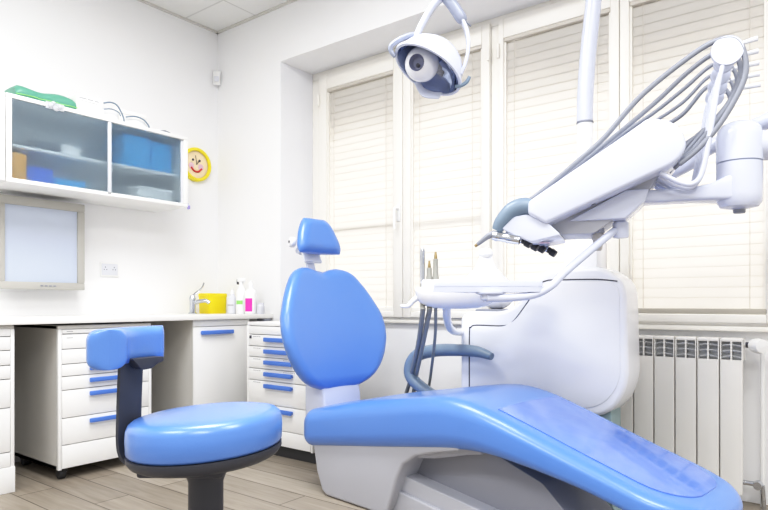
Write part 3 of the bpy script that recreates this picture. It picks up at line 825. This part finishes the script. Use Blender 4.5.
for k in range(5):
    a = 2*PI*k/5+.5
    g.tube([(0.04*math.cos(a), .04*math.sin(a), .09), (.16*math.cos(a), .16*math.sin(a), .082), (.265*math.cos(a), .265*math.sin(a), .062)], [.026, .022, .016], 10)
obj('star_base', g, 'charcoal', t)
for k in range(5):
    a = 2*PI*k/5+.5
    x, y = .262*math.cos(a), .262*math.sin(a)
    w = obj('castor', G().lathe([(.012, .0), (.012, .03)], (x, y, .045), (0, 0, 1), 12), 'castor', t)
    obj('wheel', G().lathe([(.008, -.016), (.022, -.014), (.025, -.006), (.025, .006), (.022, .014), (.008, .016)], (x, y, .0252), (math.sin(a), -math.cos(a), 0), 18), 'castor', w)
# back support: stem then curved pad
g = G().strip([(-.02, .0, .450), (-.12, .0, .440), (-.168, .0, .450), (-.193, .0, .485), (-.194, .0, .58), (-.190, .0, .685), (-.188, .0, .71)], .078, .014, (.35, .94, 0), 5)
obj('back_stem', g, 'charcoal', t, False, 40)
g = G().prism(rpoly([(-.0, -.008), (.03, -.006), (.045, .004), (.066, .010), (.066, .022), (-.03, .022)], .006, 3), (-.180, .0, .690), (.50, .866, 0), (0, 0, 1), (.866, -.50, 0), .03, .004)
obj('pad_bracket', g, 'charcoal', t)
# pad as a swept arc
import_arc = []
PC = Vector((-.035, -.03, 0)); PR = .185
def pad_fn(a, b, n):
    th = PI-.27+a/PR      # arc angle around the seat side
    rr = PR+n
    x = PC.x+rr*math.cos(th); y = PC.y+rr*math.sin(th)
    return Vector((x, y, .742+b+.03*(x+.2)))
g = G().cushion(-.115, .18, lambda a: -.046, lambda a: .046, .043, .043, .024, pad_fn, 44, 5, .024, 6, .024)
obj('back_pad', g, 'blue', t, False, 60)

# ------------------------------------------------------------------ cuspidor unit with pole
t = UN = thing('dental_unit', 'tall white rounded dental unit cabinet behind the chair', 'dental unit', (2.45, -.07, 0))
yb0, yb1 = -.2, -.015
out = [(2.077, .30), (2.077, .79), (2.13, .812), (2.30, .812), (2.375, .85), (2.45, .955), (2.50, .995), (2.74, 1.0), (2.832, .93), (2.842, .52), (2.77, .395), (2.15, .30)]
obj('body', G().prism(rpoly(out, [.05, .05, .05, .06, .05, .05, .05, .10, .10, .12, .10, .05], 6), (0, yb0, 0), (1, 0, 0), (0, 0, 1), (0, 1, 0), yb1-yb0, .035, 5), 'unitwhite', t, True, 40)
# seam of the front panel: a thin dark joint line standing in the face
seam = [(2.128, .33), (2.128, .70), (2.136, .735), (2.165, .748), (2.30, .748), (2.345, .765), (2.40, .83), (2.47, .925), (2.505, .946), (2.56, .948), (2.72, .946), (2.80, .937)]
pts = [Vector((x, yb0-.0005, z)) for x, z in seam]
obj('panel_seam', G().tube(pts, .0028, 6, 5), 'ink', t, True)
obj('front_panel', G().prism(rpoly([(2.132, .33), (2.132, .744), (2.305, .744), (2.36, .775), (2.49, .942), (2.775, .936), (2.808, .90), (2.812, .53), (2.74, .43), (2.18, .33)], [.03, .03, .04, .03, .04, .05, .04, .09, .08, .05], 6), (0, yb0-.004, 0), (1, 0, 0), (0, 0, 1), (0, 1, 0), .01, .003, 2), 'unitwhite', t, True, 40)
obj('foot_column', G().prism(rpoly([(2.30, 0), (2.80, 0), (2.77, .02), (2.765, .42), (2.33, .42), (2.33, .02)], .01, 3), (0, -.17, 0), (1, 0, 0), (0, 0, 1), (0, 1, 0), .13, .01), 'plasticfoot', t, True)
obj('drain_plate', G().box((2.14, -.17, .806), (2.30, -.03, .822), .006), 'hose', t, True)
obj('cuspidor_bowl', G().lathe([(.02, .82), (.05, .835), (.075, .86), (.085, .872), (.08, .872), (.05, .85), (.001, .842)], (2.22, -.10, 0), (0, 0, 1), 28), 'unitwhite', t, True)
obj('pole_socket', G().box((2.555, -.14, .985), (2.70, 0.0, 1.118), .012).lathe([(.045, 1.115), (.042, 1.13), (.036, 1.14)], (2.624, -.07, 0), (0, 0, 1), 24), 'unitwhite', t, True)
pole = obj('lamp_pole', G().tube([(2.624, -.07, 1.12), (2.624, -.07, 1.63)], .0335, 20), 'unitwhite', t, True)
obj('pole_extension', G().tube([(2.624, -.07, 1.632), (2.626, -.072, 1.74), (2.64, -.078, 1.92), (2.668, -.09, 2.14), (2.675, -.10, 2.25), (2.66, -.13, 2.31), (2.62, -.22, 2.335)], [.0345, .0345, .034, .033, .032, .030, .028], 20, 6), 'plastic', t, True)
obj('pole_ring', G().lathe([(.0352, 1.626), (.0362, 1.630), (.0352, 1.635)], (2.624, -.07, 0), (0, 0, 1), 24, False, False), 'hose', t, True)

# ------------------------------------------------------------------ lamp hanging from the pole's arm
t = thing('dental_lamp', 'white dental operating lamp on a yoke hanging before the windows', 'lamp', (2.39, -.83, 1.70))
obj('swing_arm', G().tube([(2.63, -.20, 2.335), (2.58, -.35, 2.34), (2.44, -.76, 2.30), (2.415, -.82, 2.25), (2.405, -.825, 2.10), (2.405, -.825, 1.93)], [.024, .024, .022, .021, .02, .02], 14, 6), 'plastic', t, True)
LC = Vector((2.338, -.862, 1.688))
Fv = Vector((-.609, .793, 0)); Rv = Vector((.793, .609, 0)); Zv = Vector((0, 0, 1))
vv = (LC-Vector((3.55, -2.707, .85))).normalized()     # mean viewing side of the operator
rr_ = (Rv-vv*Rv.dot(vv)).normalized(); uu = rr_.cross(vv)
ln = (-.60*vv+.80*(-.52*rr_-.854*uu)).normalized()     # the beam points down and forward
la = (.854*rr_-.52*uu).normalized(); lb = ln.cross(la).normalized()
if lb.z < 0: lb = -lb
RA, RB = .124, .098
def rim(s, d, k=48, skew=1.0):
    out = []
    for i in range(k):
        a = 2*PI*i/k
        ca, sa = math.cos(a), math.sin(a)
        ax = RA*(1 if ca > 0 else 1.06)
        out.append(LC+la*ca*ax*s+lb*sa*RB*s*(1.0 if sa > 0 else 1.1)+ln*d)
    return out
shell = [(1.02, .0), (1.02, -.006), (.98, -.022), (.9, -.05), (.76, -.082), (.55, -.106), (.3, -.118), (.01, -.121)]
obj('shell', G().rings([rim(s, d) for s, d in shell], False, True), 'plastic', t, True, 60)
obj('reflector', G().rings([rim(.98, .002), rim(.9, -.02), rim(.7, -.048), rim(.4, -.064), rim(.01, -.068)], False, True), 'mirror', t, True, 60)
obj('brim', G().rings([rim(1.05, .004), rim(1.06, -.004), rim(1.02, -.010), rim(.97, -.004), rim(.98, .006), rim(1.05, .004)], False, False), 'plastic', t, True, 60)
lo = LC-la*.032-ln*.012-lb*.012
ax2 = (ln*.35-vv*.75+uu*.35-rr_*.25).normalized()
sph = [(.001, -.06)]+[(.062*math.sin(PI*k/16), -.058*math.cos(PI*k/16)) for k in range(1, 13)]+[(.030, .050), (.027, .044), (.022, .030)]
hs = obj('lens_housing', G().lathe(sph+[(.001, .026)], lo, ax2, 36), 'unitwhite', t, True, 60)
obj('lens', G().lathe([(.001, .028), (.020, .032), (.0265, .0455), (.0285, .0495)][::-1], lo, ax2, 28, False, True), 'lens', hs, True)
obj('bulb', G().lathe([(.005, .0), (.007, .010), (.001, .013)], lo+ax2*.028-uu*.008, ax2, 12), 'ink', hs, True)
obj('chin_guard', G().strip([LC-la*.02-lb*.088+ln*.004, LC+la*.03-lb*.090+ln*.03, LC+la*.085-lb*.062+ln*.02], .03, .006, ln, 6), 'plastic', t, True, 60)
# yoke and grips
from_l = LC-la*.135
yk = G().strip([(2.302, -.895, 1.795), (2.318, -.88, 1.845), (2.345, -.858, 1.905), (2.375, -.84, 1.942), (2.405, -.825, 1.95)], .034, .018, (.5, -.8, .2), 6)
obj('yoke', yk, 'plastic', t, True, 60)
obj('yoke_joint', G().tube([(2.385, -.832, 1.945), (2.405, -.818, 1.922), (2.432, -.796, 1.872), (2.44, -.79, 1.858)], [.016, .021, .021, .014], 16, 4), 'softgrey', t, True, 60)
obj('pin', G().tube([(2.436, -.795, 1.868), (2.46, -.775, 1.842)], .0035, 8), 'hose', t, True)
obj('yoke_arm', G().strip([(2.425, -.80, 1.88), (2.446, -.785, 1.83), (2.452, -.78, 1.77), (2.445, -.785, 1.715), (2.43, -.798, 1.665)], .034, .012, (.55, -.75, .1), 6), 'plastic', t, True, 60)
obj('handle', G().tube([(2.315, -.885, 1.803), (2.30, -.905, 1.808), (2.265, -.93, 1.795), (2.236, -.95, 1.772), (2.232, -.948, 1.752), (2.243, -.938, 1.735)], [.008, .010, .010, .009, .008, .008], 10, 5), 'softgrey', t, True, 60)
obj('handle', G().tube([(2.415, -.81, 1.625), (2.435, -.80, 1.628), (2.452, -.79, 1.64), (2.460, -.785, 1.658)], [.006, .007, .007, .006], 10, 5), 'armgrey', t, True, 60)

# ------------------------------------------------------------------ instrument console
P0 = Vector((2.689, -.783, 0)); Ev = Vector((.956, .292, 0)); Wv = Vector((-.292, .956, 0))
def cp(e, w, z): return P0+Ev*e+Wv*w+Zv*z
t = CO = thing('instrument_console', 'white wedge shaped dental instrument console with hose arms', 'instrument console', cp(.2, .15, 1.1))
prof = rpoly([(-.008, 1.19), (-.008, 1.148), (.052, 1.113), (.446, 1.285), (.478, 1.335), (.45, 1.41), (.365, 1.435), (.335, 1.412)], [.015, .012, .01, .03, .04, .05, .04, .05], 5)
obj('housing', G().prism(prof, cp(0, 0, 0), Ev, Zv, Wv, .30, .012, 3), 'plastic', t, True, 40)
# underside pod and front instrument rack
prof = rpoly([(.03, 1.125), (.08, 1.085), (.20, 1.085), (.36, 1.20), (.40, 1.268)], .012, 3)
obj('lower_pod', G().prism(prof, cp(0, .09, 0), Ev, Zv, Wv, .19, .012, 3), 'plasticgrey', t, True, 40)
prof = rpoly([(-.10, 1.105), (.0, 1.055), (.10, 1.075), (.055, 1.12), (-.01, 1.15), (-.07, 1.142)], .012, 3)
obj('instrument_rack', G().prism(prof, cp(0, .015, 0), Ev, Zv, Wv, .275, .008, 3), 'plastic', t, True, 40)
obj('pink_sticker', G().box((0, 0, 0), (.035, .03, .001), mtx=Matrix.Translation(cp(.02, .08, 1.058)) @ Matrix.Rotation(R_(17), 4, 'Z')), 'pink', t, True)
obj('grip', G().tube([cp(.005, .04, 1.175), cp(-.03, .035, 1.178), cp(-.065, .03, 1.165), cp(-.10, .028, 1.128), cp(-.115, .028, 1.10)], [.03, .032, .03, .025, .018], 16, 6), 'armgrey', t, True, 60)
obj('screw', G().lathe([(.008, 0), (.008, .003), (.001, .004)], cp(.20, .05, 1.175), (.4, 0, -1), 12).lathe([(.008, 0), (.006, .006)], cp(.085, .2, 1.083), (0, 0, -1), 12), 'hose', t, True)
# support bracket, horizontal arm, swivel joint
prof = [(.10, .10), (.16, .07), (.37, .075), (.37, .215), (.30, .23), (.14, .23)]
g = G()
g.prism([(.12, 1.128), (.30, 1.128), (.36, 1.185), (.37, 1.222), (.30, 1.222), (.16, 1.15)], cp(0, .075, 0), Ev, Zv, Wv, .15, .006)
obj('bracket', g, 'plastic', t, True, 40)
rg = []
for e, zc, hz, hw in ((.31, 1.203, .02, .05), (.40, 1.203, .021, .042), (.50, 1.204, .022, .042), (.55, 1.206, .026, .048), (.60, 1.215, .038, .058), (.64, 1.222, .045, .06)):
    rg.append([cp(e, .15+y, zc+z) for y, z in rpoly([(-hw, -hz), (hw, -hz), (hw, hz), (-hw, hz)], .012, 3)])
obj('support_arm', G().rings(rg), 'plastic', t, True, 40)
jc = cp(.64, .15, 0)
obj('swivel_joint', G().lathe([(.02, 1.150), (.055, 1.158), (.064, 1.172), (.066, 1.20), (.066, 1.296)], jc, (0, 0, 1), 40).lathe([(.0665, 1.301), (.0665, 1.38), (.062, 1.405), (.05, 1.42), (.03, 1.429), (.001, 1.432)], jc, (0, 0, 1), 40), 'plastic', t, True, 40)
obj('joint_gap', G().lathe([(.064, 1.295), (.064, 1.302)], jc, (0, 0, 1), 40), 'softgrey', t, True)
obj('knob', G().lathe([(.016, 1.138), (.018, 1.142), (.018, 1.152)], jc, (0, 0, 1), 20), 'hose', t, True)
# elbow beyond the photo edge, and tube back to the unit's pole
e1 = cp(.78, .20, 1.36)
obj('elbow', G().tube([cp(.66, .155, 1.355), cp(.74, .175, 1.352), e1], [.05, .046, .05], 20).lathe([(.05, -.09), (.056, -.08), (.056, .10), (.045, .12), (.001, .125)], e1+Vector((.03, .02, 0)), (0, 0, 1), 28), 'plastic', t, True, 40)
obj('reach_arm', G().tube([(2.60, -.075, 1.232), (2.68, -.085, 1.255), (3.032, -.142, 1.375), (3.102, -.153, 1.422), (3.31, -.181, 1.490), (3.40, -.20, 1.515)], [.029, .028, .028, .028, .028, .028], 18, 5), 'plastic', t, True, 60)
obj('reach_arm_collar', G().lathe([(.036, -.045), (.046, -.04), (.046, .04), (.036, .045)], (2.624, -.07, 1.225), (0, 0, 1), 28, False, False), 'plastic', t, True, 40)
obj('reach_arm_link', G().tube([(3.385, -.198, 1.512), (3.43, -.25, 1.52), e1+Vector((.03, .02, .09))], .026, 14), 'plastic', t, True)
# five whip arms with pulleys at the rear
spc = .062
for i in range(5):
    w = .03+spc*i
    dz = -.016*i
    g = G().tube([cp(.40, w, 1.262), cp(.455, w, 1.228), cp(.495, w, 1.222), cp(.520, w, 1.26), cp(.545, w, 1.40), cp(.565, w, 1.53), cp(.585, w, 1.615+dz)], [.007, .008, .009, .009, .008, .007, .007], 10, 6)
    wa = obj('whip_arm', g, 'plastic', t, True, 60)
    r = .044 if i == 0 else .028
    pc = cp(.587, w, 1.62+dz)
    obj('pulley', G().lathe([(.008, -.008), (r, -.008), (r+.001, -.006), (r-.004, 0), (r+.001, .006), (r, .008), (.008, .008)], pc, Wv, 28), 'plastic', wa, True, 40)
    obj('whip_tip', G().tube([cp(.585, w, 1.615+dz), cp(.62, w, 1.635+dz), cp(.668+.014*i, w+.005, 1.648+dz)], [.007, .006, .008], 8, 4), 'bottlegrey', wa, True)

# handpieces: body at the rack, hose over its pulley and back to the console
kinds = ['nearest dental handpiece with metal nozzle on the console front', 'second dental handpiece on the console, with grey hose over pulley',
         'middle dental handpiece of the console row', 'fourth dental handpiece of the console row', 'farthest dental handpiece, black end beside the console foot']
for i in range(5):
    w = .03+spc*i; dz = -.016*i
    t = thing('dental_handpiece', kinds[i], 'handpiece', cp(-.02, w, 1.07), 0, 'handpieces on the instrument console')
    if i == 0:
        a, b = cp(-.125, w-.02, 1.082), cp(-.035, w-.02, 1.062)
        obj('body', G().tube([a, a.lerp(b, .15), a.lerp(b, .2), a.lerp(b, .5), a.lerp(b, .55), b], [.016, .019, .016, .016, .018, .015], 16), 'chrome', t, True)
        obj('nozzle', G().tube([cp(-.12, w-.02, 1.088), cp(-.145, w-.02, 1.078), cp(-.18, w-.02, 1.052)], [.012, .010, .006], 12, 4), 'hose', t, True)
        obj('tip', G().tube([cp(-.178, w-.02, 1.054), cp(-.188, w-.02, 1.046)], [.006, .005], 10), 'brass', t, True)
        st = cp(-.03, w-.015, 1.063)
    else:
        ce, cz_ = [(-.022, 1.061), (-.005, 1.054), (.012, 1.051), (.046, 1.041)][i-1]
        b = cp(ce-.012, w, cz_+.008); a = cp(ce-.075, w, cz_+.034)
        obj('body', G().tube([a, a.lerp(b, .4), a.lerp(b, .5), b], [.010, .012, .0105, .0105], 14), 'chrome', t, True)
        c = cp(ce+.013, w-.004, cz_-.010)
        obj('connector', G().tube([b.lerp(c, -.1), b.lerp(c, .3), b.lerp(c, .35), c], [.0115, .0115, .0145, .013], 12), 'black', t, True)
        st = a
    hr = [.0085, .0078, .0065, .006, .0075][i]
    sh = .02*i
    pts = [cp(-.004, w, 1.198), cp(.06, w, 1.245), cp(.16, w, 1.325), (cp(.235, w, 1.39) if i == 0 else cp(.300, w, 1.432)), (cp(.345, w, 1.512) if i == 0 else cp(.395, w, 1.525+dz)), cp(.485, w, 1.618+dz-.012*i), cp(.56, w, 1.656+dz), cp(.610, w, 1.652+dz), cp(.634, w, 1.60+dz),
           cp(.632-.013*i, w, 1.525+dz), cp(.578-.022*i, w, 1.415-.004*i), cp(.515-.020*i, w, 1.335), cp(.455-.01*i, w, 1.285)]
    obj('hose', G().tube(pts, hr, 10, 6), 'hose', t, True, 60)

# ------------------------------------------------------------------ tray hanging from the console on a bent tube
t = TR = thing('instrument_tray', 'small flat white tray table held by a thin bent tube arm', 'tray', (2.6, -.8, .87))
pv = cp(.285, .15, 0)
obj('pivot', G().lathe([(.024, 1.072), (.0265, 1.078), (.0265, 1.122), (.020, 1.128)], pv, (0, 0, 1), 24), 'plastic', t, True)
obj('tray_arm', G().tube([pv+Zv*1.098+Vector((-.012, -.008, 0)), Vector((2.883, -.61, 1.07)), Vector((2.78, -.70, .955)), Vector((2.745, -.735, .908)), Vector((2.70, -.77, .878)), Vector((2.64, -.82, .868)), Vector((2.575, -.872, .866))], [.014, .013, .013, .013, .013, .013, .013], 14, 6), 'plastic', t, True, 60)
obj('tray_mount', G().lathe([(.024, .856), (.034, .862), (.034, .876), (.05, .882), (.05, .888)], (2.572, -.84, 0), (0, 0, 1), 24), 'plastic', t, True)
c0 = Vector((2.602, -.862, 0)); tu = Vector((-.793, -.609, 0))*.0 + Vector((-.86, -.51, 0)); tu.normalize(); tv = Vector((.30, .95, 0)).normalized()
poly = []
q0 = c0; q1 = c0+tu*.215; q3 = c0+Vector((.80, .60, 0)).normalized()*.16; q2 = q1+(q3-c0)+Vector((-.12, .16, 0))
q3 = q3+Vector((-.10, .15, 0))*.9
pl = rpoly([(p.x, p.y) for p in (q0, c0+Vector((.80, .60, 0)).normalized()*.16, q3, q2, q1)], [.012, .02, .02, .03, .02], 4)
obj('tray_plate', G().rings([[Vector((x, y, z)) for x, y in pl] for z in (.887, .9035)]).rings([[Vector((c0.x+(x-c0.x)*f-.03*(1-f)*4*0+(2.58-c0.x)*(1-f), c0.y+(y-c0.y)*f+(-.78-c0.y)*(1-f), z)) for x, y in pl] for f, z in ((.985, .9035), (.985, .9055), (1, .9055), (1, .921), (.99, .9235), (.95, .9235), (.94, .912), (.5, .912))], True, True), 'plastic', t, True)

# assistant's holder: boat shaped body on a curved arm, conical cover behind
t = AS = thing('assistant_holder', 'white boat shaped suction holder with pointed white cover', 'suction holder', (2.27, -.56, .83))
ac = Vector((2.262, -.548, 0)); au = Vector((.80, .60, 0)).normalized(); av = Vector((-.6, .8, 0))
rg = []
for s, z in ((.25, .826), (.55, .829), (.76, .838), (.90, .853), (.98, .875), (1.0, .895), (.99, .908), (.95, .914), (.5, .916)):
    n = 40
    rg.append([ac+au*(.165*s*math.copysign(abs(math.cos(a))**.8, math.cos(a)))+av*(.10*s*math.sin(a))+Zv*(z+.0) for a in [2*PI*k/n for k in range(n)]])
obj('body', G().rings(rg), 'unitwhite', t, True, 50)
rg = []
cc = ac+au*.125+av*.02
for r, z in ((.20, .906), (.195, .912), (.15, .925), (.105, .942), (.075, .965), (.052, .99), (.036, 1.015), (.028, 1.04), (.024, 1.05)):
    n = 32
    rg.append([cc+au*r*(.95)*math.cos(a)+av*r*.5*math.sin(a)+Zv*z for a in [2*PI*k/n for k in range(n)]])
cv = obj('cone_cover', G().rings(rg), 'unitwhite', t, True, 60)
obj('cap', G().lathe([(.001, 1.035), (.022, 1.038), (.03, 1.048), (.03, 1.06), (.022, 1.072), (.001, 1.076)], cc, (0, 0, 1), 24), 'bottle', cv, True)
obj('hook_lever', G().tube([ac-au*.15+Zv*.875, ac-au*.175+Zv*.858, ac-au*.195+Zv*.838, ac-au*.225+Zv*.838], [.012, .011, .009, .007], 10, 5), 'unitwhite', t, True, 60)
obj('holder_block', G().box((-.045, -.025, .905), (.045, .025, .945), .008, mtx=Matrix.Translation(ac-au*.095+av*.0) @ Matrix.Rotation(math.atan2(au.y, au.x), 4, 'Z')), 'unitwhite', t, True)
obj('swing_arm', G().tube([Vector((2.215, -.54, .84)), Vector((2.19, -.50, .795)), Vector((2.13, -.38, .742)), Vector((2.085, -.25, .716)), Vector((2.078, -.14, .712))], .017, 12, 6), 'unitwhite', t, True, 60)
for i, (off, zt, m, lab) in enumerate(((-.135, 1.075, 'chrome', 'slim steel suction tip, leftmost in the white holder'),
                                       (-.108, 1.022, 'brass', 'short syringe with brass tip, middle one in the white holder'),
                                       (-.082, 1.058, 'brass', 'grey syringe with brass tip, rightmost in the white holder'))):
    t = thing('suction_instrument', lab, 'instrument', tuple(ac+au*off+Zv*.94), 0, 'suction instruments in the assistant holder')
    b = ac+au*off
    if i == 0:
        obj('body', G().tube([b+Zv*.93, b+Zv*1.0, b+Zv*1.06, b+Zv*1.075], [.008, .010, .010, .006], 12), 'chrome', t, True)
    else:
        obj('body', G().tube([b+Zv*.93, b+Zv*.955, b+Zv*.96, b+Zv*(zt-.03), b+Zv*(zt-.028)], [.012, .013, .011, .010, .006], 12), 'tubegrey', t, True)
        obj('tip', G().tube([b+Zv*(zt-.03), b+Zv*(zt-.012), b+Zv*(zt-.01), b+Zv*zt], [.007, .006, .005, .004], 10), 'brass', t, True)
    lo = b+Zv*.835-av*.0
    k = .028*i
    mid, low = [(Vector((1.997, -.432, .662)), Vector((1.765, -.165, .455))), (Vector((2.015, -.425, .655)), Vector((1.79, -.155, .45))), (Vector((2.085, -.43, .69)), Vector((1.858, -.13, .437)))][i]
    pts = [b+Zv*.93, lo, lo-Zv*.02, mid, low, Vector((1.70+k*2, -.10, .34)), Vector((1.80+k*2, -.06, .22)), Vector((2.20+k, -.06, .22)), Vector((2.34, -.09-.02*i, .24))]
    obj('hose', G().tube(pts, .0105 if i < 2 else .007, 10, 6), 'tubegrey', t, True, 60)
# little beige coupling under the bracket
t = thing('hose_coupling', 'beige coupling hanging under the console bracket beside tray pivot', 'coupling', cp(.215, .15, 1.05))
cq = cp(.212, .15, 0)
obj('sleeve', G().lathe([(.019, 1.09), (.022, 1.092), (.022, 1.128)], cq, (0, 0, 1), 20), 'plasticgrey', t, True)
obj('plug', G().lathe([(.010, 1.030), (.014, 1.036), (.018, 1.066), (.021, 1.07), (.021, 1.088), (.017, 1.091)], cq, (0, 0, 1), 20), 'beige', t, True)

# ------------------------------------------------------------------ light
W = bpy.data.worlds.new('daylight'); SC.world = W; W.use_nodes = True
W.node_tree.nodes['Background'].inputs['Color'].default_value = (1.0, 1.0, 1.0, 1)
W.node_tree.nodes['Background'].inputs['Strength'].default_value = .68
def area(name, loc, size, power, rot=(0, 0, 0), color=(1, 1, 1)):
    l = bpy.data.lights.new(name, 'AREA'); l.shape = 'RECTANGLE'; l.size, l.size_y = size; l.energy = power; l.color = color
    o = bpy.data.objects.new(name, l); COL.objects.link(o); o.location = loc; o.rotation_euler = rot
    return o
area('ceiling_lamp_panel', (1.75, -1.5, HC-.03), (1.2, .6), 32)
area('ceiling_lamp_panel', (3.8, -1.5, HC-.03), (1.2, .6), 32)
area('ceiling_lamp_panel', (1.75, -3.4, HC-.03), (1.2, .6), 32)
area('ceiling_lamp_panel', (3.8, -3.4, HC-.03), (1.2, .6), 32)
area('daylight_outside', (2.6, 1.9, 1.3), (5.5, 2.6), 135, (-PI/2, 0, 0), (1, .99, .97))

# ------------------------------------------------------------------ camera
cam = bpy.data.cameras.new('camera'); co = bpy.data.objects.new('camera', cam); COL.objects.link(co)
co.location = (3.55, -2.707, .85); co.rotation_euler = (PI/2, 0, R_(37.5))
cam.sensor_width = 36; cam.lens = 613/768*36; cam.shift_y = (303-255)/768; cam.clip_start = .05
SC.camera = co
SC.view_settings.view_transform = 'Standard'
SC.view_settings.look = 'None'
SC.view_settings.exposure = 0.35
SC.view_settings.gamma = 1.0
SC.view_settings.use_curve_mapping = True          # soft shoulder so that bright surfaces keep their shading
cm = SC.view_settings.curve_mapping
cm.white_level = (3.0, 3.0, 3.0)
cv_ = cm.curves[3]
SH = [(0, 0), (.06, .05), (.15, .14), (.30, .31), (.5, .52), (.75, .735), (1.0, .845), (1.4, .925), (2.0, .975), (3.0, 1.0)]
cv_.points[0].location = (0, 0); cv_.points[1].location = (1, 1)
for a_, b_ in SH[1:-1]: cv_.points.new(a_/3.0, b_)
cm.update()
SC.cycles.use_denoising = True
SC.cycles.max_bounces = 10
